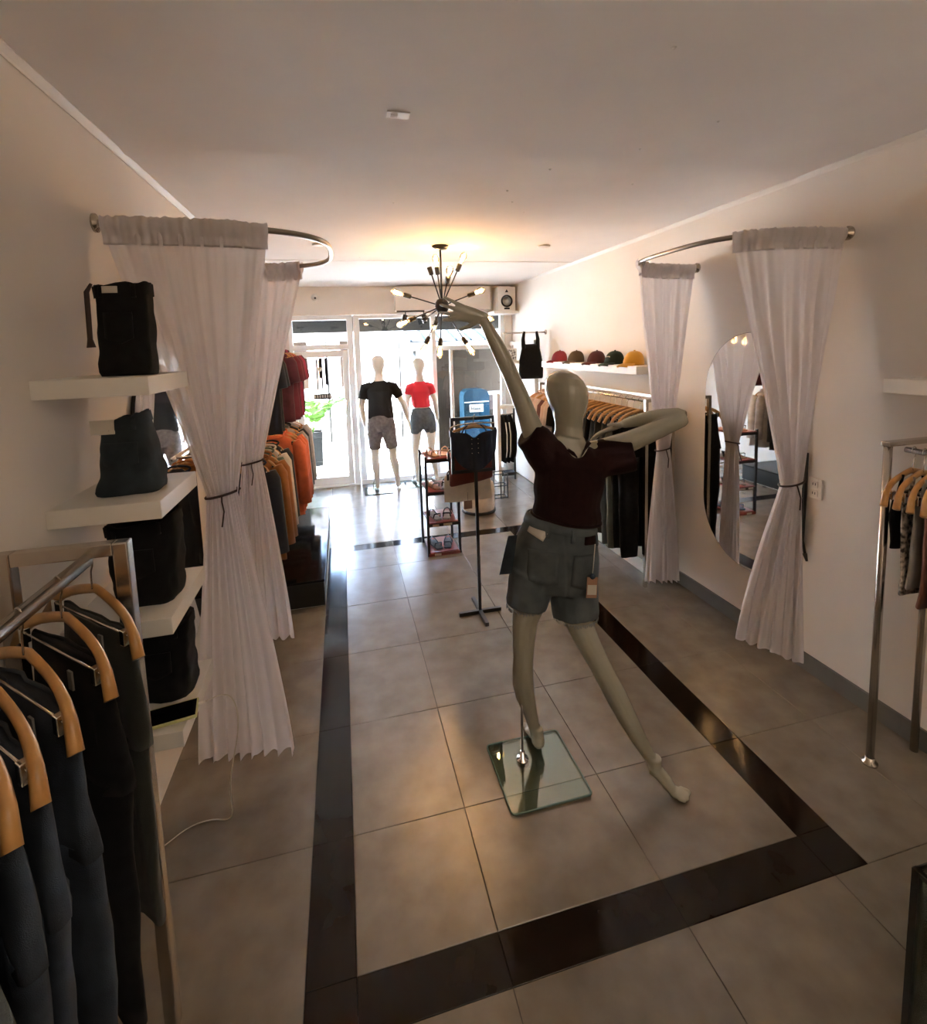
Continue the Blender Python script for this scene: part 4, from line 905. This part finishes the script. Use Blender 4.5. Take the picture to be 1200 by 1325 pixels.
mb = MB(); mb.tube([(.75, 3.175, 1.30), (.78, 3.18, 1.345), (.80, 3.185, 1.36)], .005, 6); mb.build('strap', nv, co); mb = MB(); mb.tube([(.94, 3.175, 1.30), (.91, 3.18, 1.345), (.89, 3.185, 1.36)], .005, 6); mb.build('strap', nv, co)
wl = MB(); wl.tube([(.70, 3.188, 1.325), (.78, 3.186, 1.345), (.845, 3.186, 1.357), (.91, 3.186, 1.345), (.99, 3.188, 1.325)], [(.007, .006), (.012, .007), (.016, .008), (.012, .007), (.007, .006)], 8, ref=(0, 0, 1)); w_ = wl.build('wooden_hanger_bar', 'wood', loc=(.845, 3.186, 1.345)); tag(w_, 'short wooden hanger bar inside the black display frame', 'hanger')
rc = thing('red_brown_skirt', (.845, 3.29, .93), 'red brown skirt clipped behind the navy corset', 'skirt')
rb = cloth('red brown satin', (.16, .035, .025))
mb = MB(); mb.loft([[Vector((.845 + hw_ * math.cos(a), 3.29 + (.018 + .006 * math.sin(4 * a)) * math.sin(a), z + .02 * math.cos(a))) for a in [2 * PI * q / 32 for q in range(32)]] for z, hw_ in ((1.15, .145), (1.10, .15), (1.02, .155), (.95, .158), (.94, .15))]); mb.build('body', rb, rc)
B(.915, .945, 3.262, 3.266, 1.05, 1.115).build('label', 'label', rc, smooth=False)
cr = thing('cream_cloth', (.83, 3.34, .80), 'cream printed cloth clipped lowest on the display stand', 'cloth')
crm = cloth('cream print', (.74, .65, .54), var=.15, vscale=9)
mb = MB(); mb.loft([[Vector((.83 + hw_ * math.cos(a), 3.34 + (.016 + .005 * math.sin(5 * a)) * math.sin(a), z)) for a in [2 * PI * q / 32 for q in range(32)]] for z, hw_ in ((.99, .165), (.95, .172), (.88, .175), (.80, .174), (.795, .165))]); mb.build('body', crm, cr)
B(.79, .85, 3.31, 3.314, .74, .80).build('tag', 'kraft', cr, smooth=False, label='brown square paper tag'); mb = MB(); mb.tube([(.82, 3.312, .80), (.82, 3.318, .86)], .001, 4); mb.build('string', 'cord', cr)
pf2 = thing('pouf', (1.45, 5.35, 0), 'small round cream pouf on the floor behind the display stand', 'stool')
mb = MB(); mb.lathe([(.16, .0), (.18, .02), (.19, .10), (.19, .26), (.175, .33), (.13, .35), (.001, .352)], 30, Matrix.Translation((1.45, 5.35, 0))); mb.build('cushion', crm, pf2)
mb = MB(); mb.lathe([(.185, .0), (.197, .006), (.197, .028), (.185, .032)], 30, Matrix.Translation((1.45, 5.35, 0))); mb.build('base_ring', 'planter', pf2)
wbk = thing('wire_stand', (1.83, 5.75, 0), 'small black wire basket on the floor by the jacket stand', 'basket')
for z in (.01, .16, .31):
    mb = MB(); q = [(1.74, 5.68, z), (1.92, 5.68, z), (1.92, 5.82, z), (1.74, 5.82, z)]; mb.tube(q, .006, 6, close=True); mb.build('hoop', 'black', wbk)
for x, y in ((1.74, 5.68), (1.92, 5.68), (1.92, 5.82), (1.74, 5.82), (1.83, 5.68)):
    mb = MB(); mb.tube([(x, y, 0), (x, y, .31)], .006, 6); mb.build('upright', 'black', wbk)
# glass display box, lower right edge
gb = thing('display_case', (1.75, .5, 0), 'low glass display case with dark edges at the lower right', 'display case')
X0, X1, Y0, Y1, Z1 = 1.384, 2.1, .10, .849, .5
for x in (X0, X1):
    for y in (Y0, Y1): B(x - .008, x + .008, y - .008, y + .008, 0, Z1).build('post', 'black', gb, smooth=False)
for y in (Y0, Y1): B(X0, X1, y - .007, y + .007, Z1 - .012, Z1).build('edge', 'black', gb, smooth=False)
for x in (X0, X1): B(x - .007, x + .007, Y0, Y1, Z1 - .012, Z1).build('edge', 'black', gb, smooth=False)
B(X0 + .006, X1 - .006, Y0 + .006, Y1 - .006, Z1 - .004, Z1 + .003).build('pane', 'glass', gb, smooth=False)
B(X0 - .003, X0 + .003, Y0, Y1, .02, Z1).build('pane', 'baseglass', gb, smooth=False); B(X0, X1, Y1 - .003, Y1 + .003, .02, Z1).build('pane', 'baseglass', gb, smooth=False)
B(X0, X1, Y0, Y1, .02, .04).build('floor_panel', 'planter', gb, smooth=False)
cbx = thing('cream_box', (1.55, .62, .04), 'cream box lying in the low glass display case', 'box')
B(1.42, 1.72, .52, .70, .041, .12).build('body', 'label', cbx, smooth=False, bevel=.004); B(1.415, 1.725, .515, .705, .12, .145).build('lid', 'label', cbx, smooth=False, bevel=.004)

# ------------------------------------------------------------------ mannequins
def egg_head(mb, base, top, R, w_=.093, d_=.110, n=24, neck=.056):
    base, top = Vector(base), Vector(top); prof = [(-.18, neck * 1.05, neck * 1.05), (0.0, neck, neck * 1.02), (.10, neck * 1.06, .074), (.20, .067, .088), (.32, .082, .099), (.46, .0925, .107), (.60, .096, .109), (.74, .0915, .104), (.86, .075, .087), (.945, .048, .057), (.99, .018, .02), (1.0, .003, .003)]
    rs = []
    for t, a, b in prof:
        p = base.lerp(top, t); fw = 0.012 * math.sin(min(1, max(0, t)) * PI)
        rs.append(ell(p + Vector((-R[1], R[0], 0)) * fw, a * w_ / .094, b * d_ / .109, n, R))
    mb.loft(rs)
def hand(mb, wrist, d, n, L=.16, spread=.16, curl=.25, thumb=1, r=.0075):
    """palm and five fingers; d points along the fingers, n is the palm normal"""
    w_ = Vector(wrist); d = Vector(d).normalized(); n = Vector(n); n = (n - d * n.dot(d)).normalized(); s = d.cross(n)
    pl_ = L * .50
    mb.tube([w_ - d * .02, w_ + d * pl_ * .35, w_ + d * pl_ * .8, w_ + d * pl_ * 1.02], [(.020, .015), (.031, .014), (.036, .012), (.034, .010)], 14, ref=s)
    for k, (off, ln, sp) in enumerate(((-.026, .92, -1.2), (-.009, 1.0, -.3), (.009, .95, .4), (.025, .78, 1.3))):
        b = w_ + d * pl_ * .92 + s * off; dd = (d + s * (sp * spread)).normalized(); c = curl * (.7 + .2 * k)
        l1 = L * .5 * ln; p1 = b + dd * l1 * .42; d2 = (dd + n * c).normalized(); p2 = p1 + d2 * l1 * .33; d3 = (dd + n * c * 2.1).normalized(); p3 = p2 + d3 * l1 * .27
        mb.tube([b - dd * .02, b, p1, p2, p3, p3 + d3 * .004], [r * 1.12, r * 1.12, r, r * .92, r * .75, r * .35], 8)
    tb_ = w_ + d * pl_ * .22 - s * .022 * thumb; td = (d * .75 - s * .7 * thumb + n * .25).normalized(); t1 = tb_ + td * L * .24; t2 = t1 + (td + d * .5).normalized() * L * .18
    mb.tube([tb_ - td * .01, tb_, t1, t2, t2 + (td + d * .5).normalized() * .004], [r * 1.5, r * 1.5, r * 1.15, r * .85, r * .4], 8)
def limb(mb, pts, n=16): mb.tube([p[:3] for p in pts], [p[3] for p in pts], n)
def foot(mb, ank, heel, ball, toe, w_=.038):
    a, h, b, t = map(Vector, (ank, heel, ball, toe)); d = (b - h).normalized(); side = d.cross(Vector((0, 0, 1))).normalized()
    mb.tube([a + Vector((0, 0, .04)), a, h.lerp(a, .45), h + Vector((0, 0, .004))], [.029, .031, .031, .022], 14)
    mb.tube([h.lerp(a, .25) - d * .008, h.lerp(b, .35) + Vector((0, 0, .022)), h.lerp(b, .7) + Vector((0, 0, .012)), b, b.lerp(t, .7), t], [(.024, .024), (.027, .028), (.033, .022), (w_, .016), (w_ * .88, .012), (w_ * .55, .007)], 14, ref=side)
    for k in range(5):
        o = side * ((k - 2) * w_ * .42); l = 1.0 - .10 * k if True else 1
        mb.tube([b.lerp(t, .3) + o, b.lerp(t, .95 * (1 - .07 * k)) + o, b.lerp(t, 1.12 * (1 - .07 * k)) + o - Vector((0, 0, .002))], [.009 if k else .012, .0085 if k else .012, .005], 8)
def torso(mb, rows, n=24): mb.loft([ell(c, a, b, n, R) for c, a, b, R in rows])

# --- the large female mannequin
RP_ = Vector((.95, -.22, -.14)); RC = Vector((.97, -.12, -.20)); RM = Vector((.96, -.17, -.17))
fm = thing('mannequin', (.75, 1.90, 0), 'large glossy female mannequin in a dark red top with one arm raised', 'mannequin')
mb = MB()
torso(mb, [((.868, 1.955, .845), .12, .09, RP_), ((.866, 1.955, .89), .160, .108, RP_), ((.868, 1.952, .94), .165, .11, RP_), ((.884, 1.95, 1.03), .142, .096, RP_), ((.912, 1.95, 1.12), .116, .085, RM), ((.93, 1.95, 1.20), .118, .086, RM), ((.938, 1.95, 1.29), .134, .098, RC), ((.943, 1.95, 1.37), .145, .094, RC), ((.946, 1.95, 1.43), .128, .075, RC), ((.946, 1.952, 1.475), .075, .058, RC), ((.946, 1.955, 1.52), .055, .053, RC)])
egg_head(mb, (.946, 1.957, 1.535), (.951, 1.985, 1.775), RC, neck=.061)
limb(mb, [(.815, 1.955, .95, .085), (.795, 1.955, .88, .086), (.752, 1.952, .77, .071), (.724, 1.95, .68, .058), (.713, 1.945, .58, .050), (.712, 1.947, .51, .046), (.712, 1.957, .45, .047), (.716, 1.97, .38, .050), (.730, 1.982, .30, .045), (.754, 1.99, .21, .034), (.775, 1.995, .13, .027), (.787, 1.99, .085, .028)])
limb(mb, [(.93, 1.95, .95, .088), (.945, 1.945, .88, .090), (.945, 1.925, .77, .075), (.952, 1.905, .68, .063), (.985, 1.865, .58, .053), (1.015, 1.83, .505, .047), (1.040, 1.808, .445, .046), (1.070, 1.783, .375, .047), (1.105, 1.752, .29, .042), (1.145, 1.717, .20, .033), (1.178, 1.69, .135, .026), (1.190, 1.68, .105, .027)])
foot(mb, (.787, 1.99, .085), (.790, 1.965, .042), (.800, 2.085, .030), (.808, 2.14, .024))
foot(mb, (1.190, 1.68, .105), (1.180, 1.686, .082), (1.248, 1.628, .020), (1.292, 1.592, .013), .031)
limb(mb, [(.86, 1.96, 1.40, .055), (.80, 1.97, 1.475, .052), (.767, 1.978, 1.58, .043), (.735, 1.983, 1.67, .038), (.703, 1.986, 1.75, .034), (.668, 1.988, 1.83, .0345), (.630, 1.99, 1.91, .030), (.600, 1.99, 1.968, .024), (.583, 1.99, 2.002, .021)])
hand(mb, (.580, 1.99, 2.008), (-.96, .05, .22), (-.1, .95, .1), .19, .20, .06, -1, .0088)
limb(mb, [(1.03, 1.945, 1.40, .058), (1.10, 1.935, 1.415, .054), (1.20, 1.885, 1.458, .046), (1.30, 1.835, 1.51, .040), (1.385, 1.79, 1.557, .034), (1.40, 1.785, 1.563, .026)])
limb(mb, [(1.398, 1.785, 1.565, .027), (1.38, 1.81, 1.567, .036), (1.335, 1.875, 1.557, .036), (1.29, 1.935, 1.54, .030), (1.245, 1.985, 1.52, .022), (1.235, 1.995, 1.516, .021)])
hand(mb, (1.232, 1.998, 1.514), (-.86, .22, -.34), (.1, .3, .9), .17, .16, -.24, 1, .0085)
blob('body', mb, 'skin', fm, .0042, 6)
# stand: glass base, spigot
gbx = thing('mannequin_stand', (.745, 1.90, 0), 'square glass base plate with a chrome rod under the large mannequin', 'stand')
Mg = Matrix.Translation((.745, 1.895, 0)); mb = MB()
cr_ = []
for sx, sy in ((1, 1), (-1, 1), (-1, -1), (1, -1)):
    for k in range(5):
        a = {(1, 1): 0, (-1, 1): PI / 2, (-1, -1): PI, (1, -1): 1.5 * PI}[(sx, sy)] + PI / 2 * k / 4
        cr_.append(Vector((.745 + sx * (.178 - .018) + .018 * math.cos(a), 1.898 + sy * (.182 - .018) + .018 * math.sin(a), 0)))
mb.loft([[p + Vector((0, 0, z)) for p in cr_] for z in (.003, .013)]); mb.build('glass_plate', 'baseglass', gbx, smooth=False)
mb = MB(); mb.tube([p * 1 + Vector((0, 0, .008)) for p in cr_], .0045, 6, close=True); mb.build('edge', 'teal', gbx)
mb = MB(); mb.lathe([(.028, .013), (.028, .017), (.012, .019), (.011, .05)], 20, Matrix.Translation((.702, 1.958, 0))); mb.build('socket', 'chrome', gbx)
mb = MB(); mb.tube([(.702, 1.958, .02), (.704, 1.958, .34)], .0055, 10); mb.build('rod', 'pewter', gbx)
# dark red top
mb = MB()
torso(mb, [((.925, 1.95, 1.125), .146, .114, RM), ((.927, 1.95, 1.14), .152, .118, RM), ((.932, 1.95, 1.20), .147, .112, RM), ((.940, 1.95, 1.29), .155, .118, RC), ((.945, 1.95, 1.37), .165, .112, RC), ((.947, 1.95, 1.425), .150, .094, RC), ((.947, 1.952, 1.462), .105, .076, RC), ((.947, 1.953, 1.478), .068, .062, RC)])
limb(mb, [(.875, 1.96, 1.36, .090), (.838, 1.965, 1.42, .084), (.80, 1.972, 1.482, .074), (.762, 1.977, 1.512, .066)])
limb(mb, [(1.02, 1.945, 1.365, .088), (1.09, 1.935, 1.378, .084), (1.145, 1.91, 1.392, .082), (1.212, 1.880, 1.405, .076)])
def crease(p, nrm):
    f = .0045 * math.sin(34 * (p.z + .55 * p.x) + 5 * nz(p, 4, 3)) * max(0, nz(p, 3.2, 7) + .35) + .004 * nz(p, 14, 2)
    hemr = .006 * max(0, 1 - abs(p.z - 1.13) / .03)
    return p + nrm * (f + hemr)
mb.v = [p - Vector((0, 0, .055 * min(1, max(0, (1.965 - p.y) / .07)) * max(0, 1 - abs(p.x - .947) / .075) * min(1, max(0, (p.z - 1.40) / .05)))) for p in mb.v]
tp_ = blob('top', mb, 'maroon', fm, .006, 5, fn=crease, label='cropped dark red knit top')
# open collar flaps
for q in (-1, 1):
    c0 = Vector((.947, 1.885, 1.445))
    mb = MB(); mb.add([c0 + Vector((q * .005, -.025, -.035)), c0 + Vector((q * .085, .03, .012)), c0 + Vector((q * .075, .05, .028)), c0 + Vector((q * .055, .02, .02)), c0 + Vector((q * .02, -.018, -.008))], [(0, 1, 2, 3, 4)])
    mb.add([v + Vector((0, .006, -.005)) for v in mb.v], [(0, 1, 2, 3, 4)]); mb.build('collar', 'maroon', tp_, smooth=False)
mb = MB(); mb.tube([Vector(p) for p in ell((.926, 1.95, 1.128), .154, .120, 40, RM)], .006, 6, close=True); mb.build('hem', 'maroon', tp_)
# denim shorts
mb = MB()
torso(mb, [((.902, 1.95, 1.128), .150, .108, RM), ((.895, 1.95, 1.09), .160, .113, RP_), ((.880, 1.95, 1.03), .182, .122, RP_), ((.868, 1.952, .96), .200, .130, RP_), ((.862, 1.953, .89), .203, .130, RP_), ((.862, 1.953, .822), .175, .112, RP_)])
limb(mb, [(.775, 1.957, .90, .112), (.755, 1.955, .83, .100), (.735, 1.953, .765, .092), (.733, 1.953, .752, .090)])
limb(mb, [(.950, 1.945, .88, .115), (.952, 1.938, .80, .108), (.952, 1.922, .70, .104), (.952, 1.92, .685, .102)])
def dcrease(p, nrm):
    f = .004 * math.sin(40 * p.z + 14 * p.x + 6 * nz(p, 5, 1)) * max(0, nz(p, 4, 9) + .3) + .004 * nz(p, 16, 4)
    seam = -.005 * math.exp(-((p.x - (.868 + .02 * (1 - p.z))) / .006) ** 2) * (1 if p.y < 1.95 and p.z > .82 else 0)
    return p + nrm * (f + seam)
sh_ = blob('shorts', mb, 'denim', fm, .006, 5, fn=dcrease, label='grey blue denim shorts with frayed hems')
mb = MB(); mb.loft([ell((.902 + dx, 1.95, z), a, b, 40, RM) for dx, z, a, b in ((-.004, 1.092, .1625, .118), (-.003, 1.094, .166, .121), (0, 1.130, .157, .114), (0, 1.132, .150, .108))], cap=False); mb.build('waistband', 'denim', sh_)
patch(sh_, sh_, 'pocket', 'denim', .775, .965, .115, .125, 1.5, .004, tilt=-.10, point=.018); patch(sh_, sh_, 'pocket', 'denim', .952, .935, .125, .13, 1.5, .004, tilt=-.13, point=.018)
for x, z in ((.80, 1.11), (.90, 1.085), (1.03, 1.05)): patch(sh_, sh_, 'belt_loop', 'denim', x, z, .014, .055, 1.5, .008, n=4, tilt=-.1)
patch(sh_, sh_, 'waist_label', 'maroon', .985, 1.055, .06, .032, 1.5, .007, n=5, tilt=-.15, label='dark red leather waist label')
patch(sh_, sh_, 'size_label', 'label', .768, 1.098, .050, .040, 1.5, .008, n=5, tilt=-.55, label='white size label')
for c0, r0 in (((.733, 1.953, .752), .084), ((.952, 1.92, .685), .096)):
    mb = MB(); rz = random.Random(4)
    for k in range(90):
        a = 2 * PI * k / 90; p = Vector(c0) + Vector((r0 * math.cos(a), r0 * math.sin(a), .006)); q = p + Vector((.003 * math.cos(a) + rz.uniform(-.003, .003), .003 * math.sin(a) + rz.uniform(-.003, .003), -.010 - .008 * rz.random()))
        mb.tube([p, q], [.0022, .0010], 4)
    mb.build('frayed_hem', 'stitch', sh_, kind='stuff')
# hang tag on a string, sash at the other hip
mb = MB(); mb.tube([(.997, 1.822, 1.045), (.985, 1.812, .98), (.975, 1.806, .92)], .0022, 5); hg = mb.build('hang_tag_string', 'label', sh_, label='pale string')
mb = MB(); mb.lathe([(.012, 0), (.012, .006)], 16, Matrix.Translation((.974, 1.806, .915)) @ Matrix.Rotation(PI / 2, 4, 'X')); mb.build('hang_tag_seal', 'denimn', sh_)
Mt = Matrix.Translation((.972, 1.806, .865)) @ Matrix.Rotation(.06, 4, 'Y') @ Matrix.Rotation(-.2, 4, 'Z')
MB().box(-.022, .022, -.002, .002, -.045, .045, Mt).build('hang_tag', 'kraft', sh_, smooth=False, label='brown paper hang tag'); MB().box(-.019, .019, -.004, -.0015, -.03, .012, Mt).build('tag_print', 'label', sh_, smooth=False)
mb = MB(); mb.grid(lambda u, v: (.668 - .036 * v + (u - .5) * .030 * (1 + .5 * v), 1.93 - .03 * (u - .5), 1.075 - .165 * v + .012 * u), 6, 10); mb.grid(lambda u, v: (.672 - .036 * v + (u - .5) * .030 * (1 + .5 * v), 1.936 - .03 * (u - .5), 1.075 - .165 * v + .012 * u), 6, 10); mb.build('side_tie', 'denimn', sh_, label='dark cloth strip at the hip')

# --- window mannequins
def figure(loc, rot, label, sc, male, m_top, m_bot, armL, armR, hip):
    t = thing('mannequin', (0, 0, 0), label, 'mannequin')
    X = Vector((1, 0, 0)); sw = .190 if male else .150; hw = .155 if male else .160; mb = MB()
    torso(mb, [((hip, 0, .82), .11, .09, X), ((hip, 0, .90), hw, .112, X), ((hip, 0, .97), hw, .112, X), ((hip * .6, 0, 1.10), .128 if male else .112, .092, X), ((0, 0, 1.22), .140 if male else .118, .10, X), ((0, 0, 1.33), .168 if male else .136, .112, X), ((0, 0, 1.39), .140 if male else .115, .09, X), ((0, 0, 1.44), .095 if male else .078, .07, X), ((0, 0, 1.485), .066, .06, X), ((0, 0, 1.53), .058, .057, X)])
    egg_head(mb, (0, .0, 1.56), (0, .02, 1.80), X, .090, .108)
    for q, (e, wq) in ((-1, armL), (1, armR)):
        s0 = Vector((q * sw, 0, 1.375)); e = Vector(e); wq = Vector(wq)
        limb(mb, [(q * sw * .7, 0, 1.385, .054), (*s0, .054), (*s0.lerp(e, .45), .047), (*e, .038), (*e.lerp(wq, .4), .037), (*wq, .024)])
        dd = (wq - e).normalized(); hand(mb, wq + dd * .01, dd, (-q, .2, 0), .175, .08, .22, q)
    for q, kx, ax in ((-1, -.10, -.085), (1, .135, .185)):
        limb(mb, [(hip + q * .08, 0, .93, .09), (hip + q * .085, 0, .86, .092), (kx * .95 + hip * .5, 0, .66, .07), (kx, .0, .50, .053), (kx * 1.02, -.01, .42, .054), (lerp(kx, ax, .45), -.02, .33, .056), (lerp(kx, ax, .8), -.015, .19, .038), (ax, -.01, .09, .03)])
        foot(mb, (ax, -.01, .085), (ax, -.035, .035), (ax + q * .015, .11, .022), (ax + q * .02, .17, .016))
    blob('body', mb, 'skinw', t, .009, 5)
    mb = MB(); z0 = .97 if male else 1.10
    torso(mb, [((hip * .8, 0, z0), (hw + .02) if male else .132, .122, X), ((hip * .6, 0, z0 + .03), (hw + .018) if male else .132, .12, X), ((0, 0, 1.22), .155 if male else .132, .115, X), ((0, 0, 1.33), .178 if male else .146, .122, X), ((0, 0, 1.39), .150 if male else .124, .10, X), ((0, 0, 1.435), .108 if male else .089, .081, X), ((0, 0, 1.465), .076, .070, X)])
    for q, (e, wq) in ((-1, armL), (1, armR)):
        s0 = Vector((q * sw, 0, 1.375)); e = Vector(e); f = .60 if male else .45
        limb(mb, [(q * sw * .55, 0, 1.39, .066), (*s0, .066), (*s0.lerp(e, f * .5), .062), (*s0.lerp(e, f), .060)])
    blob('shirt', mb, m_top, t, .009, 5, fn=lambda p, n_: p + n_ * (.004 * math.sin(30 * p.z + 20 * p.x) * max(0, nz(p, 5, 3))), label='plain %s t-shirt' % ('black' if male else 'red'))
    mb = MB(); zb = .56 if male else .72
    torso(mb, [((hip, 0, .795), .125, .105, X), ((hip, 0, .90), hw + .02, .128, X), ((hip, 0, .98), hw + .016, .125, X), ((hip * .7, 0, 1.09), .138 if male else .128, .108, X)])
    for q, kx in ((-1, -.10), (1, .135)):
        limb(mb, [(hip + q * .08, 0, .92, .10), (hip + q * .085, 0, .84, .104), (lerp(hip + q * .085, kx * .97 + hip * .3, .75), 0, lerp(.86, zb, .75), .084), (kx * .97 + hip * .3, 0, zb, .078)])
    blob('shorts', mb, m_bot, t, .009, 4, fn=lambda p, n_: p + n_ * (.004 * nz(p, 14, 3)), label='grey cotton shorts' if male else 'blue grey denim shorts')
    t.location = loc; t.rotation_euler = (0, 0, rot); t.scale = (sc, sc, sc)
    b = thing('mannequin_stand', (loc[0], loc[1], 0), 'glass base plate under the ' + ('black' if male else 'red') + ' shirt window mannequin', 'stand')
    B(loc[0] - .26, loc[0] + .12, loc[1] - .17, loc[1] + .17, .002, .011).build('glass_plate', 'baseglass', b, smooth=False)
    mb = MB(); mb.tube([(loc[0] + x, loc[1] + y, .008) for x, y in ((-.26, -.17), (.12, -.17), (.12, .17), (-.26, .17))], .004, 6, close=True); mb.build('edge', 'teal', b)
    mb = MB(); mb.tube([(loc[0] - .155, loc[1] - .04, .011), (loc[0] - .10, loc[1] - .045, .36)], .007, 8); mb.build('rod', 'chrome', b)
    return t
figure((.47, 6.55, .012), -.08, 'pale male mannequin in a black t-shirt facing the shop window', 1.0, True, 'tee', 'greyshort', ((-.245, 0, 1.14), (-.215, .05, .89)), ((.30, 0, 1.15), (.365, .05, .90)), .0)
figure((1.03, 6.70, .012), .10, 'pale mannequin in a red t-shirt facing the shop window', .97, False, 'red', 'greydenim', ((-.205, -.02, 1.17), (-.175, .06, .95)), ((.215, 0, 1.16), (.25, .02, .90)), .02)

# ------------------------------------------------------------------ unseen lamps added behind the camera to brighten the near room
for x in (.35, 1.25):
    cl = thing('added_downlight', (x, -.55, H), 'unseen round ceiling downlight added at %s of the back of the shop' % ('the window rack side' if x < 1 else 'the mirror side'), 'light')  # unseen downlights added as weak fill; they also give the mannequin's head highlights
    mb = MB(); mb.lathe([(.055, -.004), (.06, -.012), (.045, -.012), (.04, .0)], 24, Matrix.Translation((x, -.55, H - .004))); mb.build('ring', 'white', cl)
    mb = MB(); mb.lathe([(.001, -.006), (.04, -.006), (.04, -.002)], 20, Matrix.Translation((x, -.55, H - .004))); mb.build('lens', mat('lit lens', (1, .9, .75), .5, emit=(1, .82, .6), estr=8), cl)
    lamp('added_downlight_glow', (x, -.55, H - .04), 4, (1, .84, .70), .05, 'SPOT', 2.4)
ul = thing('fill_uplighter', (1.2, -1.05, 0), 'unseen steel floor lamp added behind the camera to brighten the ceiling', 'lamp')  # added fill lamp, lifts the ceiling and walls near the camera
mb = MB(); mb.lathe([(.13, 0), (.13, .015), (.03, .03)], 24, Matrix.Translation((1.2, -1.05, 0))); mb.build('base', 'steel', ul)
mb = MB(); mb.tube([(1.2, -1.05, .02), (1.2, -1.05, 1.78)], .012, 10); mb.build('pole', 'steel', ul)
mb = MB(); mb.lathe([(.03, 1.76), (.10, 1.82), (.15, 1.90), (.147, 1.90), (.097, 1.825), (.028, 1.768)], 28, Matrix.Translation((1.2, -1.05, 0)), cap=False); mb.build('bowl', 'steel', ul)
u_l = lamp('fill_uplight_glow', (1.2, -1.05, 1.88), 30, (1, .84, .66), .08, 'SPOT', 2.75); u_l.rotation_euler = (PI, 0, 0)
